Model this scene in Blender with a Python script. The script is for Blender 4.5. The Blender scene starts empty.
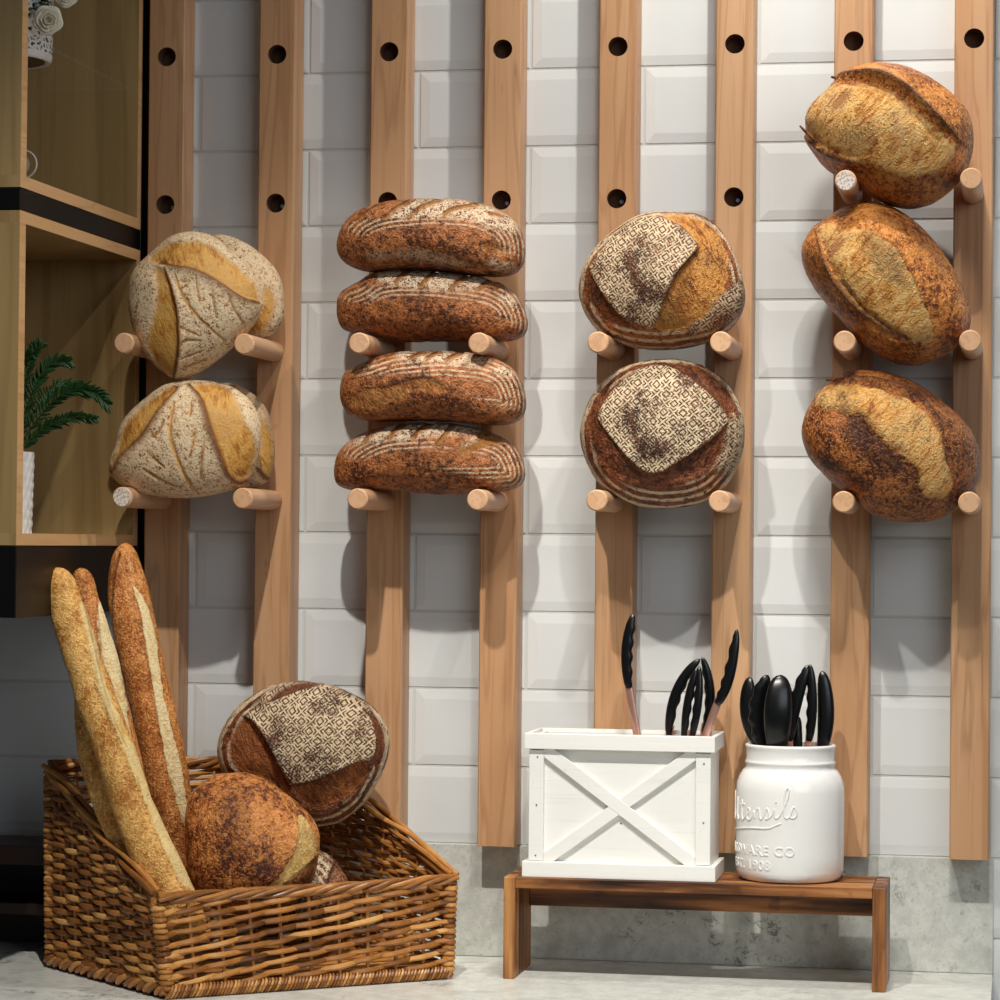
import bpy, bmesh, math, random
import numpy as np
from mathutils import Vector, Matrix
random.seed(7)
PI = math.pi
SC = bpy.context.scene
COL = SC.collection

# ------------------------------------------------------------------ camera maths
F = 2850.0
_dy = np.array([(1020-500)/F, -(548-500)/F, 1.0]); _dy /= np.linalg.norm(_dy)
_up = np.array([.006, 1.0, 0]); _up -= _dy*(_up@_dy); _up /= np.linalg.norm(_up)
_xx = np.cross(_up, _dy)
if _xx[0] < 0: _xx = -_xx
M = np.array([_xx, _dy, _up]).T          # cam(right, up, fwd) = M @ world
R = M.T
CAM = -(R@np.array([0, 0, 1.0]))*(F/800)
def ray(px, py): return R@np.array([(px-500)/F, -(py-500)/F, 1.0])
def at(px, py, Y):                        # point of the place seen at a pixel, at depth Y
    r = ray(px, py); return CAM+r*((Y-CAM[1])/r[1])
CAM = CAM-np.array([0, 0, at(940, 972, 0)[2]])
def proj(P):
    c = (np.asarray(P)-CAM)@M.T
    return np.stack([500+F*c[..., 0]/c[..., 2], 500-F*c[..., 1]/c[..., 2]], -1)
cam_d = bpy.data.cameras.new('camera'); cam_o = bpy.data.objects.new('camera', cam_d); COL.objects.link(cam_o)
cam_d.sensor_width = 36; cam_d.lens = F*36/1000; cam_d.clip_end = 50; cam_d.clip_start = .05
cam_o.matrix_world = Matrix(((M[0][0], M[1][0], -M[2][0], CAM[0]), (M[0][1], M[1][1], -M[2][1], CAM[1]),
                             (M[0][2], M[1][2], -M[2][2], CAM[2]), (0, 0, 0, 1)))
SC.camera = cam_o

# ------------------------------------------------------------------ mesh helpers
class MB:
    def __init__(s): s.v = []; s.f = []; s.a = []; s.cur = 0.5
    def add(s, vs, fs):
        b = len(s.v); s.v += [tuple(map(float, p)) for p in vs]; s.a += [s.cur]*len(vs)
        s.f += [tuple(b+i for i in f) for f in fs]
    def box(s, x0, x1, y0, y1, z0, z1, ch=0.0):
        if ch <= 0:
            vs = [(x, y, z) for x in (x0, x1) for y in (y0, y1) for z in (z0, z1)]
            s.add(vs, [(0, 1, 3, 2), (4, 6, 7, 5), (0, 4, 5, 1), (2, 3, 7, 6), (0, 2, 6, 4), (1, 5, 7, 3)])
        else:
            bm = bmesh.new(); bmesh.ops.create_cube(bm, size=1)
            for v in bm.verts:
                v.co = Vector(((x0+x1)/2+v.co.x*(x1-x0), (y0+y1)/2+v.co.y*(y1-y0), (z0+z1)/2+v.co.z*(z1-z0)))
            bmesh.ops.bevel(bm, geom=list(bm.edges), offset=ch, segments=2, affect='EDGES', profile=.6)
            s.bm(bm)
    def bm(s, bm, mat=None):
        bm.verts.index_update()
        s.add([(mat@v.co if mat else v.co) for v in bm.verts], [[v.index for v in f.verts] for f in bm.faces]); bm.free()
    def tube(s, pts, rad, n=8, cap=True, flat=1.0):
        P = [Vector(p) for p in pts]; k = len(P)
        if not hasattr(rad, '__len__'): rad = [rad]*k
        T = [(P[min(i+1, k-1)]-P[max(i-1, 0)]).normalized() for i in range(k)]
        ref = Vector((0, 0, 1)) if abs(T[0].z) < .9 else Vector((1, 0, 0))
        N = (ref-T[0]*ref.dot(T[0])).normalized(); vs = []
        for i in range(k):
            N = (N-T[i]*N.dot(T[i])).normalized(); B = T[i].cross(N)
            for j in range(n):
                a = 2*PI*j/n; vs.append(P[i]+(N*math.cos(a)+B*math.sin(a)*flat)*rad[i])
        fs = [(i*n+j, i*n+(j+1) % n, (i+1)*n+(j+1) % n, (i+1)*n+j) for i in range(k-1) for j in range(n)]
        if cap: fs += [tuple(range(n))[::-1], tuple((k-1)*n+j for j in range(n))]
        s.add(vs, fs)
    def lathe(s, prof, n=48, c=(0, 0, 0), close=True):
        vs = [(c[0]+r*math.cos(2*PI*j/n), c[1]+r*math.sin(2*PI*j/n), c[2]+z) for r, z in prof for j in range(n)]
        k = len(prof)
        fs = [(i*n+j, i*n+(j+1) % n, (i+1)*n+(j+1) % n, (i+1)*n+j) for i in range(k-1) for j in range(n)]
        if close: fs += [tuple(range(n))[::-1], tuple((k-1)*n+j for j in range(n))]
        s.add(vs, fs)
    def build(s, name, mat, parent=None, smooth=False, org=None, bevel=0, ang=40):
        o = np.array(org if org is not None else (0, 0, 0), float)
        me = bpy.data.meshes.new(name)
        me.from_pydata([tuple(np.array(p)-o) for p in s.v], [], s.f)
        at_ = me.attributes.new('rnd', 'FLOAT', 'POINT'); at_.data.foreach_set('value', s.a)
        bm = bmesh.new(); bm.from_mesh(me); bmesh.ops.recalc_face_normals(bm, faces=list(bm.faces)); bm.to_mesh(me); bm.free()
        if smooth: me.shade_smooth(); me.set_sharp_from_angle(angle=math.radians(ang))
        me.materials.append(mat)
        ob = bpy.data.objects.new(name, me); COL.objects.link(ob)
        ob.location = o
        if parent: ob.parent = parent; ob.location = Vector(o)-Vector(world_loc(parent))
        if bevel:
            m = ob.modifiers.new('bevel', 'BEVEL'); m.width = bevel; m.segments = 2; m.limit_method = 'ANGLE'; m.angle_limit = math.radians(35)
        return ob
def world_loc(o):
    l = Vector(o.location)
    while o.parent: o = o.parent; l = l+Vector(o.location)
    return l
def thing(name, label, cat, loc, group=None):
    o = bpy.data.objects.new(name, None); COL.objects.link(o); o.location = loc; o.empty_display_size = .02
    return tag(o, label, cat, group)
def tag(o, label, cat, group=None):
    o['label'] = label; o['category'] = cat
    if group: o['group'] = group
    return o
def struct(o): o['kind'] = 'structure'; return o

# ------------------------------------------------------------------ materials
def c(r, g, b):
    f = lambda v: (v/255/12.92 if v/255 <= .04045 else ((v/255+.055)/1.055)**2.4)
    return (f(r), f(g), f(b), 1)
class NT:
    def __init__(s, name):
        s.m = bpy.data.materials.new(name); s.m.use_nodes = True; s.t = s.m.node_tree
        s.b = s.t.nodes['Principled BSDF']
    def put(s, sock, v):
        if isinstance(v, bpy.types.NodeSocket): s.t.links.new(v, sock)
        else: sock.default_value = v
    def n(s, typ, ins=None, out=0, **kw):
        nd = s.t.nodes.new('ShaderNode'+typ)
        for k, v in kw.items(): setattr(nd, k, v)
        for k, v in (ins or {}).items(): s.put(nd.inputs[k], v)
        return nd.outputs[out]
    def math(s, op, a, b=0.0, clamp=False): return s.n('Math', {0: a, 1: b}, operation=op, use_clamp=clamp)
    def obj(s): return s.n('TexCoord', out=3)
    def attr(s, nm): return s.n('Attribute', out=2, attribute_name=nm)
    def noise(s, co, scale, detail=4, rough=.55, dist=0): return s.n('TexNoise', {'Vector': co, 'Scale': scale, 'Detail': detail, 'Roughness': rough, 'Distortion': dist})
    def map(s, co, scale=(1, 1, 1), rot=(0, 0, 0), loc=(0, 0, 0)): return s.n('Mapping', {'Vector': co, 'Scale': scale, 'Rotation': rot, 'Location': loc})
    def step(s, v, lo, hi): return s.n('MapRange', {'Value': v, 'From Min': lo, 'From Max': hi}, interpolation_type='SMOOTHSTEP')
    def mix(s, f, a, b):
        nd = s.t.nodes.new('ShaderNodeMix'); nd.data_type = 'RGBA'
        s.put(nd.inputs[0], f); s.put(nd.inputs[6], a); s.put(nd.inputs[7], b); return nd.outputs[2]
    def ramp(s, v, stops):
        nd = s.t.nodes.new('ShaderNodeValToRGB'); s.put(nd.inputs[0], v); e = nd.color_ramp.elements
        while len(e) < len(stops): e.new(.5)
        for i, (p, col) in enumerate(stops): e[i].position = p; e[i].color = col
        return nd.outputs[0]
    def bump(s, h, strength=.3, dist=.001): return s.n('Bump', {'Height': h, 'Strength': strength, 'Distance': dist})
    def done(s, col, rough=.5, bump=None, spec=.4, **kw):
        s.put(s.b.inputs['Base Color'], col); s.put(s.b.inputs['Roughness'], rough); s.b.inputs['Specular IOR Level'].default_value = spec
        if bump is not None: s.put(s.b.inputs['Normal'], bump)
        for k, v in kw.items(): s.put(s.b.inputs[k.replace('_', ' ')], v)
        return s.m
def plain(name, col, rough=.5, spec=.4, **kw): return NT(name).done(col, rough, None, spec, **kw)

def wood(name, a, b, d, axis='z', rough=.45, fine=1.0, spec=.35, contrast=1.0):
    t = NT(name); co = t.obj()
    r = t.n('ObjectInfo', out=5); off = t.n('CombineXYZ', {0: t.math('MULTIPLY', r, 3.1), 1: t.math('MULTIPLY', r, 1.7), 2: t.math('MULTIPLY', r, 9.3)})
    co = t.n('VectorMath', {0: co, 1: off}, operation='ADD')
    k = {'x': 0, 'y': 1, 'z': 2}[axis]
    sc = [22*fine]*3; sc[k] = 1.3*fine
    sc2 = [160*fine]*3; sc2[k] = 5*fine
    big = t.noise(t.map(co, sc), 1.0, 3, .5, .6)
    rings = t.math('FRACT', t.math('MULTIPLY', big, 7*contrast))
    line = t.step(t.math('ABSOLUTE', t.math('SUBTRACT', rings, .5)), .30, .5)
    fib = t.noise(t.map(co, sc2), 1.0, 4, .6)
    col = t.mix(t.step(big, .3, .7), a, b)
    col = t.mix(t.math('MULTIPLY', line, .30), col, d)
    col = t.mix(t.math('MULTIPLY', t.step(fib, .5, .75), .35), col, d)
    sk = [70*fine]*3; sk[k] = 18*fine
    knots = t.step(t.noise(t.map(co, sk), 1.0, 2), .72, .80)
    col = t.mix(t.math('MULTIPLY', knots, .6), col, d)
    return t.done(col, rough, t.bump(fib, .12, .0008), spec)

MAPLE = wood('maple_wood', c(208, 164, 123), c(197, 148, 106), c(142, 92, 55))
PEGW = wood('beech_peg_wood', c(217, 174, 136), c(205, 160, 120), c(172, 122, 84), axis='y')
LAMI = wood('oak_laminate', c(176, 146, 98), c(160, 132, 86), c(124, 98, 60), rough=.3, fine=.8, contrast=.5)
LAME = wood('oak_edge_band', c(226, 180, 128), c(214, 168, 114), c(180, 130, 84), axis='y', rough=.35)
BLACKM = plain('black_painted_steel', c(9, 9, 8), .4, .25)

def tile_mat():
    t = NT('glazed_white_tile'); co = t.obj()
    w = t.noise(co, 9, 2); w2 = t.noise(co, 55, 2)
    col = t.mix(t.noise(co, 3, 2), c(226, 227, 224), c(219, 222, 221))
    h = t.math('ADD', w, t.math('MULTIPLY', w2, .25))
    return t.done(col, .10, t.bump(h, .35, .002), .5)
TILE = tile_mat(); GROUT = plain('pale_grout', c(205, 205, 200), .8, .2)
def quartz_mat(name, k):
    t = NT(name); co = t.obj()
    n1 = t.noise(co, 14, 6, .65, .8); n2 = t.noise(co, 60, 5, .7); n3 = t.noise(co, 5, 3)
    ve = t.step(t.math('ABSOLUTE', t.math('SUBTRACT', n1, .5)), .0, .022)
    patch = t.step(n3, .50, .62)
    vein = t.math('MULTIPLY', t.math('MULTIPLY', t.math('SUBTRACT', 1.0, ve), patch), t.step(n2, .42, .6))
    col = t.mix(t.step(n2, .35, .65), c(*[int(v*k) for v in (202, 202, 194)]), c(*[int(v*k) for v in (184, 185, 178)]))
    col = t.mix(t.math('MULTIPLY', t.step(t.noise(co, 260, 3), .58, .70), .45), col, c(*[int(v*k) for v in (138, 140, 134)]))
    col = t.mix(t.step(t.noise(co, 22, 4), .5, .75), col, c(*[int(v*k) for v in (172, 173, 166)]))
    col = t.mix(t.math('MULTIPLY', vein, .8), col, c(60, 62, 60))
    return t.done(col, .28, None, .4)
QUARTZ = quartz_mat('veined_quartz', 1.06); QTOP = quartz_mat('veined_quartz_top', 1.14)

def charred(axis):
    t = NT('charred_pine_'+axis); co = t.obj()
    k = {'x': 0, 'z': 2, 'y': 1}[axis]
    sc = [60.]*3; sc[k] = 2.5
    sb = [24.]*3; sb[k] = 3
    n1 = t.noise(t.map(co, sc), 1, 4, .6, .5); n2 = t.noise(t.map(co, sb), 1, 3, .5, 1.0)
    v = t.math('ADD', t.math('MULTIPLY', n1, .55), t.math('MULTIPLY', n2, .55))
    col = t.ramp(v, [(.42, c(36, 19, 10)), (.50, c(98, 58, 28)), (.58, c(156, 100, 54)), (.70, c(200, 146, 88))])
    e = t.step(t.noise(co, 40, 3), .55, .75)
    col = t.mix(t.math('MULTIPLY', e, .5), col, c(60, 34, 18))
    return t.done(col, .45, t.bump(n1, .2, .001), .4)
CHX = charred('x'); CHZ = charred('z')
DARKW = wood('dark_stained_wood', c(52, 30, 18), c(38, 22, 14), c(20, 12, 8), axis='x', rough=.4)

def white_wood():
    t = NT('whitewashed_wood'); co = t.obj()
    n = t.noise(t.map(co, (6, 90, 240)), 1, 4, .6); n2 = t.noise(co, 70, 4, .7)
    col = t.mix(t.math('MULTIPLY', t.step(n, .55, .8), .35), c(236, 234, 228), c(200, 194, 182))
    worn = t.math('MULTIPLY', t.step(n2, .64, .74), .45)
    col = t.mix(worn, col, c(205, 190, 165))
    return t.done(col, .55, t.bump(n, .25, .0008), .3)
WHITEW = white_wood()
CERAM = plain('white_glazed_ceramic', c(234, 232, 228), .12, .5)
SILI = NT('black_silicone').done(c(10, 10, 11), .28, None, .5)
ROSE = plain('rose_gold_metal', c(240, 184, 164), .28, .5, Metallic=.8)
STEEL = plain('screw_steel', c(200, 210, 220), .3, .5, Metallic=1.0)
HOLEM = wood('shaded_hole_wood', c(128, 92, 68), c(108, 74, 52), c(70, 46, 32), axis='z', rough=.7)  # rail holes: the shade of the recess is put into a darker brown
def wicker_mat():
    t = NT('varnished_wicker'); co = t.obj()
    r = t.attr('rnd'); n = t.noise(co, 60, 4, .6)
    v = t.math('ADD', t.math('MULTIPLY', r, .6), t.math('MULTIPLY', n, .45))
    col = t.ramp(v, [(.15, c(82, 46, 20)), (.42, c(140, 88, 40)), (.66, c(184, 124, 62)), (.88, c(218, 166, 98))])
    return t.done(col, .34, t.bump(t.noise(co, 220, 3), .2, .0006), .45)
WICK = wicker_mat()
def label_mat():
    t = NT('printed_sticker'); co = t.obj()
    n = t.step(t.noise(co, 420, 2, .5), .50, .56)
    return t.done(t.mix(n, c(222, 212, 200), c(176, 158, 144)), .6)
STICK = label_mat()

def crust(name, A, B, C, FL, OA, OB, OC, D, speck=.5, stripe_p=5.0, st_rot=.6, st_cell=.0135, st_amt=1.0,
          op_rot=.5, flour_cover=.5, stripe_amt=1.0, rough=.5, bumpk=1.0, nsc=1.0, toasty=.6, blist=.35, BL=None):
    t = NT(name); co = t.obj()
    n1 = t.noise(co, 22*nsc, 4, .55); n2 = t.noise(co, 150*nsc, 5, .7); n3 = t.noise(co, 420, 3, .6)
    mxv = t.math('ADD', t.math('ADD', t.math('MULTIPLY', n1, .30), t.math('MULTIPLY', n2, .45)), t.math('MULTIPLY', n3, .25))
    sh = (speck-.5)*.06; lt = tuple(min(1, v*1.35+.03) for v in A[:3])+(1,)
    base = t.ramp(mxv, [(.435+sh, C), (.472+sh, B), (.515+sh, A), (.565+sh, lt)])
    blis = t.noise(co, 300*nsc, 2, .5)
    base = t.mix(t.math('MULTIPLY', t.math('MULTIPLY', t.step(blis, .53, .62), t.step(n1, .30, .60)), blist), base, BL or OB)
    st = t.noise(t.map(t.map(co, rot=(0, op_rot, 0)), (170, 60, 40)), 1, 6, .68, 1.2)
    so = t.math('ADD', t.math('MULTIPLY', st, .6), t.math('MULTIPLY', n1, .4))
    op = t.ramp(so, [(.38, OA), (.46, OB), (.56, OC)])
    toast = t.math('MULTIPLY', t.step(t.math('ADD', t.math('MULTIPLY', n1, .5), t.math('MULTIPLY', st, .5)), .50, .60), toasty)
    op = t.mix(toast, op, t.mix(.5, B, OA))
    op = t.mix(t.math('MULTIPLY', t.step(n3, .56, .70), .35), op, B)
    om = t.step(t.math('ADD', t.attr('open'), t.math('MULTIPLY', t.math('SUBTRACT', n2, .5), .5)), .35, .65)
    col = t.mix(om, base, op)
    # flour dust
    fn = t.math('ADD', t.math('MULTIPLY', n3, .55), t.math('MULTIPLY', n2, .45))
    fm = t.math('MULTIPLY', t.attr('flour'), t.step(fn, .62-flour_cover*.35, .72-flour_cover*.35))
    col = t.mix(fm, col, FL)
    # flour rings of the proving basket
    ph = t.math('ADD', t.math('MULTIPLY', t.attr('ring'), 2*PI/stripe_p), t.math('MULTIPLY', t.math('SUBTRACT', n1, .5), 5.0))
    sw = t.step(t.math('SINE', ph), -.1, .6)
    sm = t.math('MULTIPLY', t.math('MULTIPLY', sw, t.attr('stripe')), t.step(n2, .34, .50))
    col = t.mix(t.math('MULTIPLY', sm, stripe_amt), col, FL)
    # stencilled lattice
    q = t.map(t.map(co, rot=(0, st_rot, 0)), (1/st_cell, 0, 1/st_cell))
    q = t.n('VectorMath', {0: q, 1: t.n('VectorMath', {0: (.45, .45, .45), 1: t.n('VectorMath', {0: t.n('TexNoise', {'Vector': co, 'Scale': 28.}, out=1), 1: (.5, .5, .5)}, operation='SUBTRACT')}, operation='MULTIPLY')}, operation='ADD')
    sp = t.n('SeparateXYZ', {0: q}); spz = sp.node.outputs[2]
    ax = t.math('ABSOLUTE', t.math('SUBTRACT', t.math('FRACT', sp), .5)); az = t.math('ABSOLUTE', t.math('SUBTRACT', t.math('FRACT', spz), .5))
    mx = t.math('MAXIMUM', ax, az); mn = t.math('MINIMUM', ax, az)
    r1 = t.math('SUBTRACT', t.step(mx, .13, .17), t.step(mx, .22, .27))
    r2 = t.math('MULTIPLY', t.math('SUBTRACT', t.step(mx, .33, .36), t.step(mx, .42, .46)), t.step(mn, .08, .14))
    pat = t.math('SUBTRACT', 1.0, t.math('MAXIMUM', r1, r2))
    worn = t.step(t.math('ADD', t.math('MULTIPLY', t.noise(co, 26, 3), .6), t.math('MULTIPLY', n3, .4)), .385, .535)
    pm = t.math('MULTIPLY', t.math('MULTIPLY', pat, t.attr('stencil')), t.math('MULTIPLY', worn, st_amt))
    col = t.mix(t.math('MULTIPLY', t.attr('stencil'), .6), col, D)
    col = t.mix(pm, col, FL)
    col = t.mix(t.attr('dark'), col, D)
    rg = t.math('ADD', t.math('MULTIPLY', t.math('MAXIMUM', fm, pm), .35), rough)
    h = t.math('ADD', t.math('MULTIPLY', n2, .9), t.math('MULTIPLY', t.math('MULTIPLY', st, t.attr('open')), 1.5))
    h = t.math('ADD', h, t.math('MULTIPLY', n3, .5)); h = t.math('ADD', h, t.math('MULTIPLY', t.step(blis, .5, .75), .6))
    return t.done(col, rg, t.bump(h, .8*bumpk, .003), .35)

LEAF = crust('floured_crust', c(176, 124, 74), c(190, 142, 90), c(130, 82, 44), c(228, 206, 170), c(150, 88, 34), c(196, 138, 60), c(220, 174, 96), c(92, 44, 20), speck=.3, flour_cover=.60, rough=.55, bumpk=.5, op_rot=.3, toasty=.5)
BATA = crust('dark_batard_crust', c(164, 98, 48), c(124, 68, 31), c(68, 33, 16), c(222, 200, 168), c(104, 56, 24), c(150, 88, 38), c(196, 138, 70), c(52, 26, 14), speck=.5, stripe_p=4.6, flour_cover=.56, rough=.42, stripe_amt=.75)
STEN = crust('stencilled_crust', c(124, 66, 32), c(92, 48, 24), c(56, 28, 15), c(228, 206, 168), c(84, 42, 20), c(126, 68, 30), c(176, 106, 48), c(48, 24, 14), speck=.4, stripe_p=7.0, st_rot=.75, st_amt=.85, st_cell=.0160, flour_cover=.4, rough=.45)
STENG = crust('stencilled_golden_crust', c(146, 80, 36), c(112, 58, 27), c(66, 32, 16), c(228, 206, 168), c(120, 66, 26), c(196, 126, 54), c(232, 172, 92), c(48, 24, 14), speck=.4, stripe_p=7.0, st_rot=.62, st_amt=.85, toasty=.9, st_cell=.0160, flour_cover=.4, rough=.45)
OVAL = crust('golden_blistered_crust', c(196, 124, 52), c(152, 82, 36), c(92, 46, 22), c(230, 210, 180), c(160, 94, 38), c(218, 156, 78), c(240, 204, 134), c(58, 28, 16), speck=.5, op_rot=-.75, rough=.4, nsc=1.1, toasty=.85, blist=.45, BL=c(226, 164, 78))
OVALD = crust('dark_blistered_crust', c(160, 92, 40), c(108, 56, 28), c(62, 30, 18), c(230, 210, 180), c(130, 74, 32), c(210, 146, 72), c(236, 196, 124), c(58, 28, 16), speck=.55, op_rot=-.75, rough=.4, nsc=1.1, toasty=.8, blist=.7, BL=c(216, 146, 64))
PLAIN = crust('mottled_brown_crust', c(196, 124, 60), c(140, 76, 40), c(76, 38, 26), c(230, 210, 180), c(196, 140, 66), c(226, 182, 104), c(240, 208, 138), c(78, 38, 22), speck=.47, rough=.36, nsc=1.0, blist=.4, BL=c(222, 158, 86))
BAGU = crust('pale_baguette_crust', c(222, 168, 90), c(204, 142, 68), c(180, 108, 48), c(236, 214, 170), c(214, 168, 96), c(232, 198, 130), c(242, 218, 158), c(150, 86, 36), speck=.4, rough=.42, nsc=1.3, blist=.5, BL=c(236, 190, 120), bumpk=.7, toasty=.3)
BAGUD = crust('brown_baguette_crust', c(198, 128, 62), c(176, 104, 48), c(146, 80, 36), c(236, 214, 170), c(214, 178, 112), c(238, 212, 156), c(246, 226, 178), c(110, 58, 24), speck=.4, rough=.42, nsc=1.3, blist=.5, BL=c(236, 190, 120), bumpk=.7, toasty=.3)

# ------------------------------------------------------------------ loaves
def _h(ix, iy, iz, seed):
    n = (ix*374761393+iy*668265263+iz*2147483647+seed*1274126177) & 0xffffffff
    n = ((n ^ (n >> 13))*1274126177) & 0xffffffff
    return ((n ^ (n >> 16)) & 0xffff)/65535.0
def vnoise(P, scale, seed=0, octv=2):
    out = 0; amp = 1; tot = 0
    for o in range(octv):
        q = P*scale*(2**o)+seed*3.7; i = np.floor(q).astype(np.int64); f = q-i; f = f*f*(3-2*f)
        v = 0
        for dx in (0, 1):
            for dy_ in (0, 1):
                for dz in (0, 1):
                    w = (f[..., 0] if dx else 1-f[..., 0])*(f[..., 1] if dy_ else 1-f[..., 1])*(f[..., 2] if dz else 1-f[..., 2])
                    v = v+w*_h(i[..., 0]+dx, i[..., 1]+dy_, i[..., 2]+dz, seed+o)
        out = out+amp*v; tot += amp; amp *= .5
    return out/tot*2-1
def pdist(Q, pts, closed=False):
    p = np.array(pts, float); p = np.vstack([p, p[:1]]) if closed else p
    best = np.full(Q.shape[:-1], 1e9); par = np.zeros(Q.shape[:-1]); L = np.r_[0, np.cumsum(np.linalg.norm(np.diff(p, axis=0), axis=1))]
    side = np.zeros(Q.shape[:-1])
    for k in range(len(p)-1):
        a, b = p[k], p[k+1]; ab = b-a; l2 = max(ab@ab, 1e-9)
        t = np.clip(((Q-a)@ab)/l2, 0, 1); dv = Q-(a+t[..., None]*ab); d = np.hypot(dv[..., 0], dv[..., 1])
        m = d < best; best = np.where(m, d, best); par = np.where(m, (L[k]+t*math.sqrt(l2))/L[-1], par)
        side = np.where(m, np.sign(ab[0]*dv[..., 1]-ab[1]*dv[..., 0]), side)
    return best, par, side
def inside(Q, pts):
    p = np.array(pts, float); r = np.zeros(Q.shape[:-1], bool); j = len(p)-1
    for i in range(len(p)):
        (xi, yi), (xj, yj) = p[i], p[j]
        if yi != yj: r ^= ((yi > Q[..., 1]) != (yj > Q[..., 1])) & (Q[..., 0] < (xj-xi)*(Q[..., 1]-yi)/(yj-yi)+xi)
        j = i
    return r
def smoothpts(pts, it=2, closed=False):
    p = [np.array(q, float) for q in pts]
    for _ in range(it):
        n = []
        k = len(p)
        for i in range(k if closed else k-1):
            a, b = p[i], p[(i+1) % k]; n += [a*.75+b*.25, a*.25+b*.75]
        if not closed: n = [p[0]]+n+[p[-1]]
        p = n
    return np.array(p)
def sst(x, a, b): t = np.clip((x-a)/(b-a), 0, 1); return t*t*(3-2*t)
CH = ('flour', 'open', 'dark', 'stencil', 'stripe', 'ring')
def finish_grid(name, P, N, front, feats, mat, org, closed_seg=True, outline=None, base=None, seed=0, lump=.0015, cap=True):
    """P: rings x segs x 3 world grid; features are evaluated where the surface is seen from the front"""
    Q = proj(P); att = {k: np.zeros(P.shape[:2]) for k in CH}; disp = np.zeros(P.shape[:2])
    for k, v in (base or {}).items(): att[k] += v*np.ones(P.shape[:2])
    jit = vnoise(P, 130, seed+5, 2)*1.3
    disp += vnoise(P, 16, seed, 3)*lump*1.4+vnoise(P, 70, seed+9, 2)*lump*.35
    if outline is not None:
        d0, _, _ = pdist(Q, outline, True); att['ring'] = d0
    for ft in feats:
        k = ft[0]
        if k == 'reg':                       # ('reg', channel, polygon, soft, value, height, clear)
            _, ch, pts, soft, val, hh, clear = ft
            pts = smoothpts(pts, 1, True); d, _, _ = pdist(Q, pts, True); sd = np.where(inside(Q, pts), d, -d)+jit*(1+.35*max(0, soft-2))
            m = sst(sd, -soft, soft)*front
            for cc in clear: att[cc] = att[cc]*(1-m)
            if ch: att[ch] = np.maximum(att[ch], m*val) if val > 0 else att[ch]*(1+m*val)
            disp += m*hh
        elif k == 'line':                    # ('line', channel, pts, width, value, height)
            _, ch, pts, w, val, hh = ft
            pts = smoothpts(pts, 1); d, par, _ = pdist(Q, pts); tw = w*(.35+.65*np.sin(PI*np.clip(par, .02, .98))**.5)
            m = np.exp(-(np.maximum(d+jit*.3, 0)/np.maximum(tw, .3))**2)*front
            if ch:
                att[ch] = np.maximum(att[ch], m*val)
                if ch in ('open', 'dark'):
                    for cc in ('flour', 'stripe', 'stencil'): att[cc] *= (1-m)
            disp += m*hh
        elif k == 'ear':                     # raised flap on one side of a cut: ('ear', pts, side, width, height)
            _, pts, sd_, w, hh = ft
            pts = smoothpts(pts, 1); d, par, side = pdist(Q, pts); env = np.sin(PI*np.clip(par, 0.02, .98))**.6
            m = np.where(side == sd_, np.exp(-(d/w)**1.3), np.exp(-(d/1.6)**2))*env*front
            disp += m*hh
        elif k == 'ringmask':                # flour rings within lo..hi of the outline
            _, lo, hi, val, poly = ft
            m = sst(att['ring'], hi+4, hi-4)*sst(att['ring'], lo-2, lo+1)*front
            if poly is not None:
                pts = smoothpts(poly, 1, True); d, _, _ = pdist(Q, pts, True); m *= sst(np.where(inside(Q, pts), d, -d), -4, 4)
            att['stripe'] = np.maximum(att['stripe'], m*val)
    P = P+N*disp[..., None]
    r, s = P.shape[:2]
    vs = (P-np.array(org)).reshape(-1, 3); idx = np.arange(r*s).reshape(r, s)
    a = idx[:-1]; b = idx[1:]
    f = np.stack([a, np.roll(a, -1, 1), np.roll(b, -1, 1), b], -1).reshape(-1, 4)
    me = bpy.data.meshes.new(name)
    nv = len(vs); nq = len(f); 
    me.vertices.add(nv); me.vertices.foreach_set('co', vs.astype(np.float32).ravel())
    extra = 2
    loops = np.concatenate([f.ravel(), idx[0][::-1], idx[-1]])
    starts = np.concatenate([np.arange(nq)*4, [nq*4, nq*4+s]])
    me.loops.add(len(loops)); me.loops.foreach_set('vertex_index', loops.astype(np.int32))
    me.polygons.add(nq+2); me.polygons.foreach_set('loop_start', starts.astype(np.int32))
    me.update(calc_edges=True); me.validate()
    for k in CH:
        A_ = me.attributes.new(k, 'FLOAT', 'POINT'); A_.data.foreach_set('value', att[k].astype(np.float32).ravel())
    me.shade_smooth(); me.materials.append(mat)
    bm = bmesh.new(); bm.from_mesh(me); bmesh.ops.recalc_face_normals(bm, faces=list(bm.faces)); bm.to_mesh(me); bm.free()
    o = bpy.data.objects.new(name, me); COL.objects.link(o); o.location = org
    return o
def grid_normals(P):
    du = np.gradient(P, axis=0); dv = (np.roll(P, -1, 1)-np.roll(P, 1, 1))
    n = np.cross(du, dv); l = np.linalg.norm(n, axis=-1, keepdims=True); n = n/np.maximum(l, 1e-12)
    cen = P.reshape(-1, 3).mean(0)
    flip = np.sign(((P-cen)*n).sum(-1).sum()); return n*flip
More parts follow.
